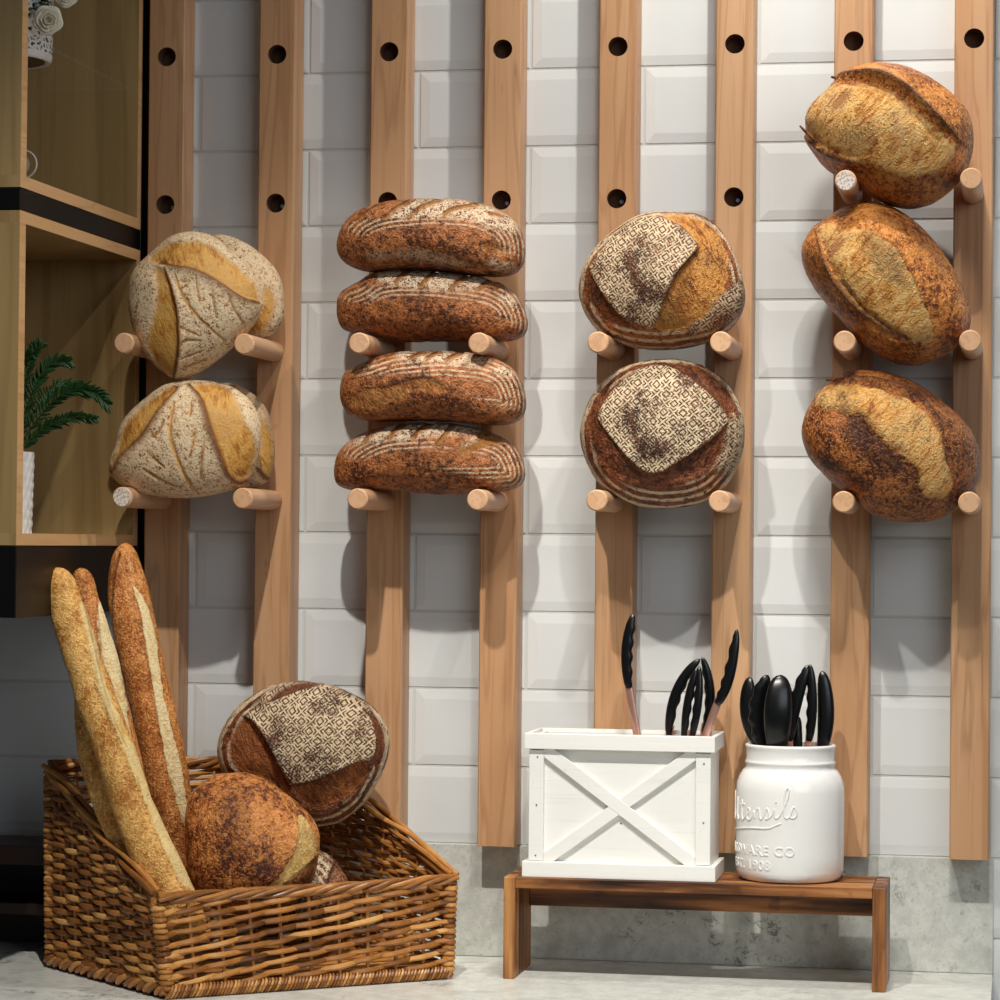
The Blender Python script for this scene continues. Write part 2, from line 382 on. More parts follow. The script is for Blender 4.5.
def loaf(name, outl, Y, df, db, feats, mat, base=None, seed=0, pw=2.3, lump=.0015, segs=300, rf=96, rb=26, smooth=3, tilt=(0, 0)):
    """a loaf of the outline seen at depth Y, df deep towards the viewer and db towards the wall"""
    W = np.array([at(x, y, Y) for x, y in smoothpts(outl, 1, True)]); ctr = (W.min(0)+W.max(0))/2
    ang = np.arctan2(W[:, 2]-ctr[2], W[:, 0]-ctr[0]); rad = np.hypot(W[:, 2]-ctr[2], W[:, 0]-ctr[0])
    o = np.argsort(ang); ang = ang[o]; rad = rad[o]
    th = np.linspace(-PI, PI, segs, endpoint=False)
    Rr = np.interp(th, np.r_[ang-2*PI, ang, ang+2*PI], np.r_[rad, rad, rad])
    k = np.hanning(2*smooth+3); k /= k.sum(); Rr = np.convolve(np.r_[Rr[-20:], Rr, Rr[:20]], k, 'same')[20:-20]
    t = np.r_[np.linspace(.015, .94, rf-30), np.linspace(.945, 1, 30)]*PI/2
    tb = np.linspace(1, .03, rb)[1:]*PI/2
    rho = np.r_[np.sin(t), np.sin(tb)]; dep = np.r_[-df*np.cos(t)**(2/pw), db*np.cos(tb)**(2/pw)]
    # rounder fall-off near the silhouette, flatter in the middle
    P = np.zeros((len(rho), segs, 3))
    P[..., 0] = ctr[0]+rho[:, None]*Rr*np.cos(th); P[..., 2] = ctr[2]+rho[:, None]*Rr*np.sin(th); P[..., 1] = Y+dep[:, None]
    P[..., 1] += tilt[0]*(P[..., 0]-ctr[0])+tilt[1]*(P[..., 2]-ctr[2])
    N = grid_normals(P)
    front = np.r_[np.ones(len(t)), np.linspace(1, 0, 8), np.zeros(len(tb)-8)][:, None]*np.ones((1, segs))
    return finish_grid(name, P, N, front, feats, mat, ctr, outline=smoothpts(outl, 1, True), base=base, seed=seed, lump=lump)
def baguette(name, spine, feats, mat, base=None, seed=0, flat=.92, lump=.002):
    """spine: list of (px, py, Y, radius in metres)"""
    pts = np.array([list(at(x, y, Y))+[r] for x, y, Y, r in spine]); k = len(pts)
    L = np.r_[0, np.cumsum(np.linalg.norm(np.diff(pts[:, :3], axis=0), axis=1))]
    s = np.linspace(0, L[-1], 200)
    for _ in range(1): C_ = np.stack([np.interp(s, L, pts[:, i]) for i in range(4)], -1)
    ker = np.hanning(31); ker /= ker.sum()
    for i in range(4):
        v = np.r_[2*C_[0, i]-C_[1:21, i][::-1], C_[:, i], 2*C_[-1, i]-C_[-21:-1, i][::-1]]
        C_[:, i] = np.convolve(v, ker, 'same')[20:-20]
    T = np.gradient(C_[:, :3], axis=0); T /= np.linalg.norm(T, axis=1, keepdims=True)
    e = s/L[-1]; er = C_[0, 3]*1.5
    cap = np.sqrt(np.clip(1-(1-np.clip(s/er, 0.004, 1))**2, 0, 1))**.9*np.sqrt(np.clip(1-(1-np.clip((L[-1]-s)/er, 0.004, 1))**2, 0, 1))**.9
    A_ = np.cross(T, np.array([0, 1.0, 0])); A_ /= np.linalg.norm(A_, axis=1, keepdims=True); B_ = np.cross(A_, T)
    th = np.linspace(0, 2*PI, 112, endpoint=False)
    rr = (C_[:, 3]*cap)[:, None, None]
    P = C_[:, None, :3]+rr*(A_[:, None]*np.cos(th)[None, :, None]+flat*B_[:, None]*np.sin(th)[None, :, None])
    N = grid_normals(P); front = sst(-N[..., 1], -.25, .05)
    return finish_grid(name, P, N, front, feats, mat, pts[:, :3].mean(0), base=base, seed=seed, lump=lump)
def crop(x0, y0, k): return lambda *pts: [(x0+k*x, y0+k*y) for x, y in pts]

# ------------------------------------------------------------------ the wall, quartz and counter
def build_wall():
    m = MB(); PZ, PX, z0 = .0970, .2855, .1385
    bz = .013; e = .006
    for r in range(-11, 17):
        za = z0+r*PZ+.0007; zb = z0+(r+1)*PZ-.0007
        off = (.1773 if r % 2 else .0343)      # joints of alternate courses
        for k in range(-7, 5):
            xa = off+k*PX+.0008; xb = xa+PX-.0016
            o = [(xa, e, za), (xb, e, za), (xb, e, zb), (xa, e, zb)]
            mm = [(xa+.0012, e-.0035, za+.0012), (xb-.0012, e-.0035, za+.0012), (xb-.0012, e-.0035, zb-.0012), (xa+.0012, e-.0035, zb-.0012)]
            i = [(xa+bz, .0010, za+bz), (xb-bz, .0010, za+bz), (xb-bz, .0010, zb-bz), (xa+bz, .0010, zb-bz)]
            m.add(o+mm+i, [(0, 1, 5, 4), (1, 2, 6, 5), (2, 3, 7, 6), (3, 0, 4, 7), (4, 5, 9, 8), (5, 6, 10, 9), (6, 7, 11, 10), (7, 4, 8, 11), (8, 9, 10, 11)])
    w = struct(m.build('wall_back', TILE)); 
    g = MB(); g.box(-2.1, 1.6, .0034, .06, -.92, 1.85); struct(g.build('trim_2', GROUT))
build_wall()
XR = .6105                                      # right end of the counter
b = MB(); b.box(-2.0, XR, -.003, .0055, 0.0, .1385, .0008); struct(b.build('trim_1', QUARTZ))
b = MB(); b.box(-2.0, XR, -.72, -.0031, -.04, 0.0, .002)
ct = thing('countertop', 'pale veined quartz countertop that carries the wicker basket and the wooden riser', 'countertop', (-.69, -.35, -.9195))
b.build('slab', QTOP, ct, org=(-.69, -.35, -.04))
b = MB(); b.box(-1.98, XR-.02, -.68, -.0031, -.9195, -.0405); b.build('base_cabinet', LAMI, ct, org=(-.69, -.35, -.9195))
b = MB(); b.box(-2.1, 1.6, -5.2, .06, -1.0, -.92); struct(b.build('floor', plain('grey_floor', c(120, 112, 104), .5)))

# ------------------------------------------------------------------ wall rails with pegs
BW, BD, BZ0, BZ1 = .0466, .044, .1415, 1.45
ROWS = [1.1265, .9393, .7525, .5665]; HR = .0120; PR = .0126
XB = [-.4253+.1439*i for i in range(8)]
def rail_mesh(holes):
    m = MB(); h = BW/2; ch = .0015; n = 40; zs = [0.0]; s = h-ch
    zc = BZ0
    def front(za, zb): m.add([(-s, -BD, za), (s, -BD, za), (s, -BD, zb), (-s, -BD, zb)], [(0, 1, 2, 3)])
    last = BZ0
    for hz in sorted(holes):
        front(last, hz-s); last = hz+s
        sq = []; ci = []; cb = []
        for j in range(n):
            a = 2*PI*j/n+PI/4; k = s/max(abs(math.cos(a)), abs(math.sin(a)))
            sq.append((k*math.cos(a), -BD, hz+k*math.sin(a)))
            ci.append((HR*math.cos(a), -BD, hz+HR*math.sin(a)))
        m.add(sq+ci, [(j, (j+1) % n, n+(j+1) % n, n+j) for j in range(n)])
    front(last, BZ1)
    for sx in (-1, 1):
        m.add([(sx*s, -BD, BZ0), (sx*h, -BD+ch, BZ0), (sx*h, 0, BZ0), (sx*s, -BD, BZ1), (sx*h, -BD+ch, BZ1), (sx*h, 0, BZ1)], [(0, 1, 4, 3), (1, 2, 5, 4)])
    for z in (BZ0, BZ1): m.add([(-s, -BD, z), (-h, -BD+ch, z), (-h, 0, z), (h, 0, z), (h, -BD+ch, z), (s, -BD, z)], [tuple(range(6))])
    return m
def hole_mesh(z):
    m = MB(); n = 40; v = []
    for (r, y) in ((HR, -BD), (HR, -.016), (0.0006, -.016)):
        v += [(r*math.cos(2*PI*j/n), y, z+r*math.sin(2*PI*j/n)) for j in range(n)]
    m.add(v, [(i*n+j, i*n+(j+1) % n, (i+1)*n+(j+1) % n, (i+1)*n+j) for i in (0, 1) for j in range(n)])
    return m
RL = ['maple wall rail nearest the cubby unit, behind left halves of the leaf-scored loaves',
      'maple wall rail with swirling grain, holding right-hand pegs under the leaf-scored loaves',
      'maple wall rail holding left-hand pegs under the four stacked batards, ends behind basket',
      'maple wall rail holding right-hand pegs under the four stacked batards, whole foot visible',
      'maple wall rail holding left-hand pegs under the stencilled rounds, foot hidden by white box',
      'maple wall rail holding right-hand pegs under the stencilled rounds, between box and jar',
      'maple wall rail with three pegs at left sides of the golden oval loaves, behind jar',
      'maple wall rail at far right with three pegs at right sides of oval loaves']
for i, x in enumerate(XB):
    PEGL = (.163, .141, .149, .141, .147, .141, .141, .145)[i]
    pegrows = [2, 3] if i < 6 else [1, 2, 3]
    rl = rail_mesh(ROWS[:2] if i < 6 else ROWS[:1])
    t = thing('wall_rail', RL[i], 'rail', (x, 0, BZ0), 'maple peg rails on the tiled wall')
    def lo(m, name, mat, **k):
        m.v = [(p[0]+x, p[1], p[2]) for p in m.v]; return m.build(name, mat, t, **k)
    lo(rl, 'rail_board', MAPLE, org=(x, 0, BZ0))
    for k, z in enumerate(ROWS):
        if k in pegrows:
            p = MB(); n = 36; r = PR; v = []
            prof = [(r, -BD+.001), (r, -BD-PEGL+.0015), (r-.0015, -BD-PEGL), (0.0004, -BD-PEGL)]
            for (rr, y) in prof: v += [(rr*math.cos(2*PI*j/n), y, z+rr*math.sin(2*PI*j/n)) for j in range(n)]
            p.add(v, [(a*n+j, a*n+(j+1) % n, (a+1)*n+(j+1) % n, (a+1)*n+j) for a in range(3) for j in range(n)])
            pg = lo(p, 'peg', PEGW, smooth=True, org=(x, -BD, z))
            if (i, k) in ((0, 3), (6, 1)):
                s = MB(); s.add([(x+.0108*math.cos(2*PI*j/24), -BD-PEGL-.0005, z+.0108*math.sin(2*PI*j/24)) for j in range(24)]+[(x+.0108*math.cos(2*PI*j/24), -BD-PEGL+.0002, z+.0108*math.sin(2*PI*j/24)) for j in range(24)],
                                [tuple(range(24))]+[(j, (j+1) % 24, 24+(j+1) % 24, 24+j) for j in range(24)])
                st = s.build('sticker', STICK, pg, org=(x, -BD-PEGL, z)); st['label'] = 'round white printed sticker on peg end'
        else:
            hm = lo(hole_mesh(z), 'peg_hole', HOLEM, org=(x, -.02, z), smooth=True)
            hm['label'] = 'dark empty peg hole'
            if k == 1:
                sm = MB(); sx, sz = x+.003, z-.0015
                for (rr, y) in ((.0032, -.018),):
                    prof = [(.0030, -.0155), (.0030, -.0215), (.0025, -.0222), (.0014, -.0222), (.0013, -.0200), (.0002, -.0200)]
                    v = []
                    for (q, yy) in prof: v += [(sx+q*math.cos(2*PI*j/20), yy, sz+q*math.sin(2*PI*j/20)) for j in range(20)]
                    sm.add(v, [(a*20+j, a*20+(j+1) % 20, (a+1)*20+(j+1) % 20, (a+1)*20+j) for a in range(5) for j in range(20)])
                sm.build('screw', STEEL, hm, org=(sx, -.012, sz), smooth=True)

# ------------------------------------------------------------------ cubby unit at the left
XC = -.4592; YF = -.478; YB = -.037; XL = -1.0
unit = thing('cubby_shelf', 'pale oak cubby shelf unit in a black frame, open on its right side', 'shelf', (-.73, -.24, .427))
fr = MB()
fr.box(XC-.03, XC, YB+.0005, -.001, .427, 1.5)
fr.box(XL, XC-.0005, YF, YB, .8825, .9075)
fr.box(XL, XC-.0005, YF, YB, .427, .5075)
fr.build('frame', BLACKM, unit, org=(-.73, -.24, .427), bevel=.001)
def cubby(z0, z1):
    th = .0135
    cb = bpy.data.objects.new('cubby', None); COL.objects.link(cb); cb.parent = unit; wl = Vector((-.73, -.24, z0)); cb.location = wl-Vector(unit.location)
    def pan(nm, x0, x1, y0, y1, za, zb, edge):
        m = MB(); m.box(x0, x1, y0, y1, za, zb); m.build(nm, LAMI, cb, org=((x0+x1)/2, (y0+y1)/2, (za+zb)/2))
        if edge: edge.box(XC-.001, XC-.0002, y0, y1, za, zb)
    e = MB()
    pan('bottom_panel', XL, XC-.001, YF, YB, z0, z0+th, e)
    pan('top_panel', XL, XC-.001, YF, YB, z1-th, z1, e)
    pan('front_panel', XL, XC-.001, YF, YF+.018, z0+th, z1-th, e)
    pan('back_panel', XL, XC-.001, YB-.014, YB, z0+th, z1-th, e)
    pan('end_panel', XL, XL+.018, YF+.018, YB-.014, z0+th, z1-th, None)
    e.build('edge_band', LAME, cb, org=(XC, -.24, z0))
    return cb
CB2 = cubby(.9080, 1.42)
CB1 = cubby(.5080, .8820)
g = MB(); GZ = at(-2, 62, -.25)[2]; g.box(XL+.02, XC-.012, YF+.02, YB-.016, GZ-.0045, GZ-.0005)
gl = NT('clear_glass'); gl.done((.96, 1, .98, 1), .02, None, .5, Alpha=.02)
g.build('glass_shelf', gl.m, CB2, org=(-.73, -.24, GZ))

# pierced white pot with a rose on the glass shelf
PC = at(-2, 62, -.25)
LEAFG = NT('dark_green_leaf').done(c(34, 66, 30), .45, None, .4)
PETAL = NT('cream_petal').done(c(236, 230, 208), .6, None, .3, Subsurface_Weight=.1, Subsurface_Radius=(.01, .008, .005))
def pierced_mat():
    t = NT('white_pierced_metal'); co = t.obj()
    x = t.n('SeparateXYZ', {0: co}); y = x.node.outputs[1]; z = x.node.outputs[2]
    a = t.math('ARCTAN2', y, x)
    q = t.n('CombineXYZ', {0: t.math('MULTIPLY', a, .065), 1: z, 2: 0.0})
    v = t.n('TexVoronoi', {'Vector': q, 'Scale': 130.}, feature='DISTANCE_TO_EDGE')
    hole = t.math('MULTIPLY', t.step(v, .13, .18), t.math('MULTIPLY', t.step(z, .008, .010), t.math('SUBTRACT', 1.0, t.step(z, .095, .098))))
    t.put(t.b.inputs['Alpha'], t.math('SUBTRACT', 1.0, hole))
    return t.done(c(222, 222, 220), .4)
pot = thing('flower_pot', 'pierced white metal flower pot with cream rose, half hidden in upper cubby', 'pot', PC)
m = MB(); m.lathe([(.056, .001), (.062, 0), (.0645, .004), (.066, .10), (.069, .112), (.066, .113), (.063, .10), (.061, .006)], 64, PC, False); m.build('pot_wall', pierced_mat(), pot, True, PC)
m = MB(); m.lathe([(.0575, .002), (.0575, .09), (.002, .092)], 48, PC, False); m.lathe([(.0575, .0022), (.001, .002)], 48, PC, False); m.build('liner', plain('brown_liner', c(92, 70, 52), .7), pot, True, PC)
def rose(ctr, rad, ob):
    m = MB(); ctr = Vector(ctr)
    view = Vector((.35, -.85, -.15)).normalized(); u = view.cross(Vector((0, 0, 1))).normalized(); w = u.cross(view)
    rng = random.Random(3)
    for ring, (n, rr, op) in enumerate(((3, .32, .25), (4, .55, .5), (5, .8, .85), (6, 1.0, 1.25))):
        for k in range(n):
            a0 = 2*PI*k/n+ring*.7; span = 2*PI/n*.75; vs = []
            for i in range(7):
                f = i/6
                for j in range(9):
                    a = a0+(j/8-.5)*2*span; edge = 1-.25*(abs(j/8-.5)*2)**2
                    rad_ = rad*rr*(.25+.75*f**.7)*(1+.06*math.sin(5*a+ring)); h = rad*(.95-ring*.16)*f*edge-rad*.1*(ring)*f*f
                    rad_ += rad*.16*op*max(0, f-.7)
                    vs.append(ctr+u*math.cos(a)*rad_+w*math.sin(a)*rad_+view*h)
            m.add(vs, [(i*9+j, i*9+j+1, (i+1)*9+j+1, (i+1)*9+j) for i in range(6) for j in range(8)])
    o = m.build('rose_bloom', PETAL, ob, True, ctr)
    s = o.modifiers.new('solid', 'SOLIDIFY'); s.thickness = .0006
    return o
rose(at(48, 20, -.30), .0165, pot)
rose(at(66, -4, -.27), .013, pot)
def leafblade(m, base, d, length, width, nrm, droop=.3, n=8):
    base = Vector(base); d = Vector(d).normalized(); s = d.cross(Vector(nrm)).normalized(); up = s.cross(d).normalized(); vs = []
    for i in range(n+1):
        f = i/n; p = base+d*length*f-Vector((0, 0, 1))*droop*length*f*f; w = width*math.sin(PI*min(.97, f*.92+.06))**.8
        vs += [p-s*w+up*w*.25, p, p+s*w+up*w*.25]
    m.add(vs, [(i*3+j, i*3+j+1, i*3+3+j+1, i*3+3+j) for i in range(n) for j in (0, 1)])
m = MB(); rng = random.Random(5)
for (px, py) in ((36, 6), (44, -2), (52, 0), (30, -6), (40, 10), (20, -5)):
    p = at(px-6, py+2, -.27); leafblade(m, p, (rng.uniform(-.3, 1), rng.uniform(-.8, .2), rng.uniform(-.1, .6)), .035, .011, (0, -.5, 1), .5)
for (px, py) in ((25, 14), (34, 10)):
    m.tube([at(px-12, 45, -.25), at(px-4, 28, -.26), at(px, py-6, -.27)], .0015, 6)
lf = m.build('leaves', LEAFG, pot, True, PC); s = lf.modifiers.new('solid', 'SOLIDIFY'); s.thickness = .0005

# wire ornament standing at the bottom of the upper cubby
wo = at(28, 176, -.30); wo[2] = .9217
t = thing('wire_ornament', 'white wire scroll ornament peeking out at bottom of upper cubby', 'ornament', wo)
WIRE = plain('white_wire', c(226, 222, 216), .4)
m = MB()
def ringpts(cx, cz, rx, rz, a0, a1, n=28): return [Vector(wo)+Vector((cx+rx*math.cos(a0+(a1-a0)*i/n), 0, cz+rz*math.sin(a0+(a1-a0)*i/n))) for i in range(n+1)]
m.tube(ringpts(-.008, .036, .0185, .017, -PI*.85, PI*.85), .0011, 8)
m.tube(ringpts(-.008, .0095, .013, .0095, -PI*.5, PI*.9), .0011, 8)
m.tube([Vector(wo)+Vector((-.03, 0, .001)), Vector(wo)+Vector((-.005, 0, .001))], .001, 8)
m.build('wire_scroll', WIRE, t, True, wo)
m = MB(); v = []
for y in (-.0012, .0012): v += [(wo[0]-.011+.0125*math.cos(2*PI*j/32), wo[1]+y, wo[2]+.036+.0125*math.sin(2*PI*j/32)) for j in range(32)]
m.add(v, [tuple(range(32)), tuple(range(32, 64))]+[(j, (j+1) % 32, 32+(j+1) % 32, 32+j) for j in range(32)])
m.build('disc', plain('grey_disc', c(196, 196, 192), .4), t, False, wo)

# fern in a textured white pot in the lower cubby
FPY = -.33; fp = at(8, 528, FPY); fp[2] = .5216
fern = thing('potted_fern', 'small dark green fern in textured white pot inside the lower cubby', 'plant', fp)
FPR = at(33, 500, FPY)[0]-fp[0]; FPH = at(20, 452, FPY)[2]-fp[2]
m = MB(); n = 72; prof = []
rows = 40; vs = []
for i in range(rows+1):
    z = FPH*i/rows
    for j in range(n):
        a = 2*PI*j/n; tex = .0016*abs(math.sin(a*9+z*140))*abs(math.sin(a*9-z*140))
        r = FPR*(.93+.07*i/rows)-.0016+tex; vs.append((fp[0]+r*math.cos(a), fp[1]+r*math.sin(a), fp[2]+z))
m.add(vs, [(i*n+j, i*n+(j+1) % n, (i+1)*n+(j+1) % n, (i+1)*n+j) for i in range(rows) for j in range(n)]+[tuple(range(n))])
m.lathe([(FPR-.0015, FPH), (FPR-.005, FPH), (FPR-.006, FPH-.012), (.001, FPH-.012)], n, fp, False)
m.build('pot', plain('white_textured_ceramic', c(222, 220, 216), .4), fern, True, fp)
FERN = NT('fern_green').done(c(30, 62, 26), .5, None, .3)
def frond(P, wl, seed):
    m = MB(); rng = random.Random(seed); P = smoothpts(P, 3); k = len(P)
    m.tube(P, [.0013*(1-.7*i/k) for i in range(k)], 6)
    L = len(P)
    for i in range(int(L*.2), L-1, 1):
        for h in (0,):
            f = i/L; p = Vector(P[i]); tdir = (Vector(P[i+1])-Vector(P[i-1])).normalized(); s = tdir.cross(Vector((.2, 1, .1))).normalized()
            for sd in (-1, 1):
                dirv = tdir*.9+s*sd*(.8 if sd*s.z > 0 else .45)+Vector((0, rng.uniform(-.35, .35), rng.uniform(-.05, .15)))
                leafblade(m, p+tdir*h*.002, dirv, wl*(math.sin(PI*min(.95, .15+f*.8))**.6)*rng.uniform(.8, 1.2), .0016, (0, 1, 0.2), .15, 5)
    o = m.build('frond', FERN, fern, True, P[0]); s = o.modifiers.new('solid', 'SOLIDIFY'); s.thickness = .0004
b0 = lambda: at(10+random.uniform(-4, 4), 462, FPY+random.uniform(-.01, .01))
for pts, wl, sd in (([(40, 415, -.335), (60, 394, -.345), (80, 389, -.35), (95, 393, -.355), (107, 404, -.36)], .020, 1),
                    ([(32, 438, -.34), (50, 425, -.35), (72, 416, -.36), (95, 419, -.37)], .015, 2),
                    ([(25, 410, -.33), (38, 378, -.33), (52, 362, -.33), (68, 362, -.33)], .019, 3),
                    ([(18, 405, -.32), (28, 370, -.31), (34, 352, -.31), (40, 345, -.31)], .018, 4),
                    ([(14, 410, -.34), (16, 375, -.35), (24, 358, -.355), (30, 356, -.36)], .017, 5),
                    ([(30, 415, -.30), (48, 392, -.27), (60, 384, -.25), (72, 386, -.24)], .017, 6)):
    frond([b0()]+[at(*q) for q in pts], wl, sd)

# ------------------------------------------------------------------ wicker basket
def V(*a): return Vector(a)
BF = dict(fl=V(-.298, -.417, 0), fr=V(-.020, -.194, 0), br=V(-.236, -.022, 0), bl=V(-.508, -.214, 0))
ZF, ZBK = .116, .240
def floorpt(px, py, z):
    r = ray(px, py); k = (z-CAM[2])/r[2]; return Vector(CAM+r*k)
BT = dict(fl=floorpt(156, 899, ZF-.005), fr=floorpt(453, 881, ZF-.001), bl=floorpt(48, 766, ZBK), br=V(-.222, -.016, ZBK))
bk = thing('wicker_basket', 'brown wicker bread basket with slanted sides, low front, on the counter', 'basket', tuple((BF['fl']+BF['br'])/2))
BO = tuple((BF['fl']+BF['br'])/2)
def bpt(a, b, u, z):
    lo = BF[a].lerp(BF[b], u)
    ta = BF[a]+(BT[a]-BF[a])*(z/BT[a].z); tb = BF[b]+(BT[b]-BF[b])*(z/BT[b].z)
    p = ta.lerp(tb, u); p.z = z; return p
def weave(name, a, b, nst, pitch, seed, slant=.3, slopes=0, rb=.0):
    rng = random.Random(seed); m = MB(); za, zb = BT[a].z, BT[b].z
    out = (BF[b]-BF[a]).cross(Vector((0, 0, 1))).normalized(); cen = (BF['fl']+BF['br'])/2
    if (BF[a]-cen).dot(out) < 0: out = -out
    zt = lambda u: za+(zb-za)*u
    zmax = max(za, zb); A = .0034
    for i in range(nst+1):                                     # upright stakes
        u = min(max((i)/nst, .012), .988); m.cur = rng.uniform(.45, .8)
        n = 8; m.tube([bpt(a, b, u, .004+(zt(u)-.004)*k/n) for k in range(n+1)], .0022, 7)
    rows = int((zmax-.018)/pitch)
    for r in range(rows):
        z = .018+pitch*r
        for i in range(-2, nst+1):
            if (i+r) % 2: continue
            jit = rng.uniform(-.0012, .0012); rad = rb+rng.uniform(.0030, .0038); pts = []; rr = []; m.cur = rng.uniform(0, 1)
            sl = slant*rng.uniform(.5, 1.4)
            for k in range(11):
                sN = k/10*2.1-.05; u = (i+sN)/nst
                zz = z+jit+sl*pitch*(sN-1)
                if slopes: zz += slopes*max(0, (z-.10))*(u-.5)*0
                if u < -.004 or u > 1.004: continue
                if zz > zt(min(max(u, 0), 1))-.004 or zz < .010: continue
                p = bpt(a, b, u, zz)+out*(-A*math.cos(PI*sN)); pts.append(p); rr.append(rad*(.62+.38*math.sin(PI*sN/2.0)))
            if len(pts) >= 3: m.tube(pts, rr, 7, True, 1.0)
    # slanting rows that follow a sloped top
    if abs(za-zb) > .05:
        for q in range(5):
            off = .008+q*.0075; m.cur = rng.uniform(.1, .7); pts = []; rr = []
            u0, u1 = ((.0, 1.0))
            for k in range(61):
                u = u0+(u1-u0)*k/60; zz = zt(u)-off*(1+2.2*(u if zb > za else 1-u)*.6)
                if zz < .02: continue
                pts.append(bpt(a, b, u, zz)+out*(A*.9*math.cos(PI*u*nst+q*PI))); rr.append(.0029)
            m.tube(pts, rr, 7)
    return m.build(name, WICK, bk, True, BO)
weave('front_panel', 'fl', 'fr', 10, .0057, 1, .9, rb=-.0001)
weave('side_panel', 'fl', 'bl', 8, .0066, 2, .15)
weave('side_panel', 'fr', 'br', 8, .0066, 3, .2)
weave('back_panel', 'bl', 'br', 10, .0068, 4, .2)
m = MB(); rng = random.Random(9)                               # woven floor
for i in range(26):
    f = (i+.5)/26; m.cur = rng.random(); m.tube([BF['fl'].lerp(BF['bl'], f)+V(0, 0, .009), BF['fr'].lerp(BF['br'], f)+V(0, 0, .009)], .0052, 7)
m.build('base', WICK, bk, True, BO)
def twist(m, pts, nr, R0, rad, turns, phase=0, seed=1, flat=1.0):
    rng = random.Random(seed); P = [Vector(p) for p in pts]; k = len(P)
    for q in range(nr):
        m.cur = rng.uniform(.25, .95); vs = []; rr = []; ph = 2*PI*q/nr+phase; wob = rng.uniform(0, 6)
        for i in range(k):
            T = (P[min(i+1, k-1)]-P[max(i-1, 0)]).normalized(); s = T.cross(Vector((0, 0, 1))).normalized(); w = s.cross(T)
            a = ph+2*PI*turns*i/k+.35*math.sin(i*.21+wob)
            vs.append(P[i]+s*math.cos(a)*R0*flat+w*math.sin(a)*R0); rr.append(rad*(1+.12*math.sin(i*.33+wob)))
        m.tube(vs, rr, 8)
def lin(a, b, n, sag=0): return [a.lerp(b, i/n)+V(0, 0, -sag*math.sin(PI*i/n)) for i in range(n+1)]
m = MB(); twist(m, lin(BT['fl']+V(.002, 0, .001), BT['fr']+V(.004, .002, .002), 90, .002), 5, .0046, .0029, 3.2, .4, 3, .9)
m.build('front_rim', WICK, bk, True, BO)
for (a, b, sd) in (('bl', 'fl', 5), ('br', 'fr', 6)):
    m = MB(); twist(m, lin(BT[a], BT[b]+V(0, 0, .004), 60), 4, .0056, .0034, .8, .7*sd, sd, 1.15); m.build('side_rim', WICK, bk, True, BO)
m = MB(); twist(m, lin(BT['bl'], BT['br'], 70), 4, .005, .0034, 3, 0, 8); m.build('back_rim', WICK, bk, True, BO)
def coil(a, b, R0, rad, pitch, up):
    m = MB(); L = (b-a).length; n = int(L/pitch); rng = random.Random(11)
    T = (b-a).normalized(); s = T.cross(Vector((0, 0, 1))).normalized(); w = Vector((0, 0, 1))
    for i in range(n):
        m.cur = rng.uniform(.2, 1); p = a.lerp(b, (i+.5)/n)+T*rng.uniform(-.0006, .0006); pts = []
        for j in range(13):
            t = 2*PI*j/12; pts.append(p+s*math.cos(t)*R0*.8+w*(math.sin(t)*R0+up)+T*(.0035*math.sin(t)))
        m.tube(pts, rad, 6, False)
    m.cur = .3; m.tube([a+w*up, b+w*up], R0*.7, 8)
    return m
coil(BF['fl'], BF['fr'], .0068, .0017, .0042, .0085).build('foot_border', WICK, bk, True, BO)
for (a, b, sd) in (('bl', 'fl', 21), ('br', 'fr', 22)):
    m = MB(); twist(m, lin(BF[a]+V(0, 0, .0095), BF[b]+V(0, 0, .0095), 80), 4, .0052, .0036, 5, 0, sd); m.build('foot_border', WICK, bk, True, BO)
for key in ('fl', 'fr', 'bl', 'br'):                            # rods wrapped round the corners
    m = MB(); rng = random.Random(hash(key) % 97 if False else ord(key[0])+ord(key[1])); z = .012; top = BT[key].z-.006
    dd = (BF[key]-(BF['fl']+BF['br'])/2); dd.z = 0; dd.normalize()
    while z < top:
        m.cur = rng.random(); p = BF[key]+(BT[key]-BF[key])*(z/BT[key].z)-dd*.003; r = .0062; pts = []
        for j in range(13): pts.append(p+V(r*math.cos(2*PI*j/12), r*math.sin(2*PI*j/12), rng.uniform(-.0004, .0004)))
        m.tube(pts, rng.uniform(.0028, .0034), 7, False); z += .0063
    m.build('corner_post', WICK, bk, True, BO)

# ------------------------------------------------------------------ riser, white box, jar, tongs
RX0, RX1, RYF, RYB, RZ = .0410, .4895, -.1780, -.060, .1205
rs = thing('wooden_riser', 'charred brown wooden riser carrying the white box and the jar', 'riser', ((RX0+RX1)/2, -.12, 0))
RO = ((RX0+RX1)/2, -.12, 0)
m = MB(); m.box(RX0+.0135, RX1-.0155, RYF, RYB, RZ-.0130, RZ); m.build('top', CHX, rs, org=RO, bevel=.001)
m = MB(); m.box(RX0, RX0+.0133, RYF, RYB, 0, RZ); m.build('leg', CHZ, rs, org=RO, bevel=.0012)
m = MB(); m.box(RX1-.0153, RX1, RYF, RYB, 0, RZ); m.build('leg', CHZ, rs, org=RO, bevel=.0012)
m = MB(); m.box(RX0+.0137, RX1-.0157, RYB-.016, RYB-.003, RZ-.046, RZ-.0133); m.build('back_rail', CHX, rs, org=RO, bevel=.0008)
m = MB(); z0 = 0
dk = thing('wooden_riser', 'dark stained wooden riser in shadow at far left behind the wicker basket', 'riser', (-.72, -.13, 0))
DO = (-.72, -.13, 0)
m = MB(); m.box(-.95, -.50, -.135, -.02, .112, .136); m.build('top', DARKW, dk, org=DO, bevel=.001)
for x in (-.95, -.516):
    m = MB(); m.box(x, x+.016, -.135, -.02, 0, .1118); m.build('leg', DARKW, dk, org=DO, bevel=.001)
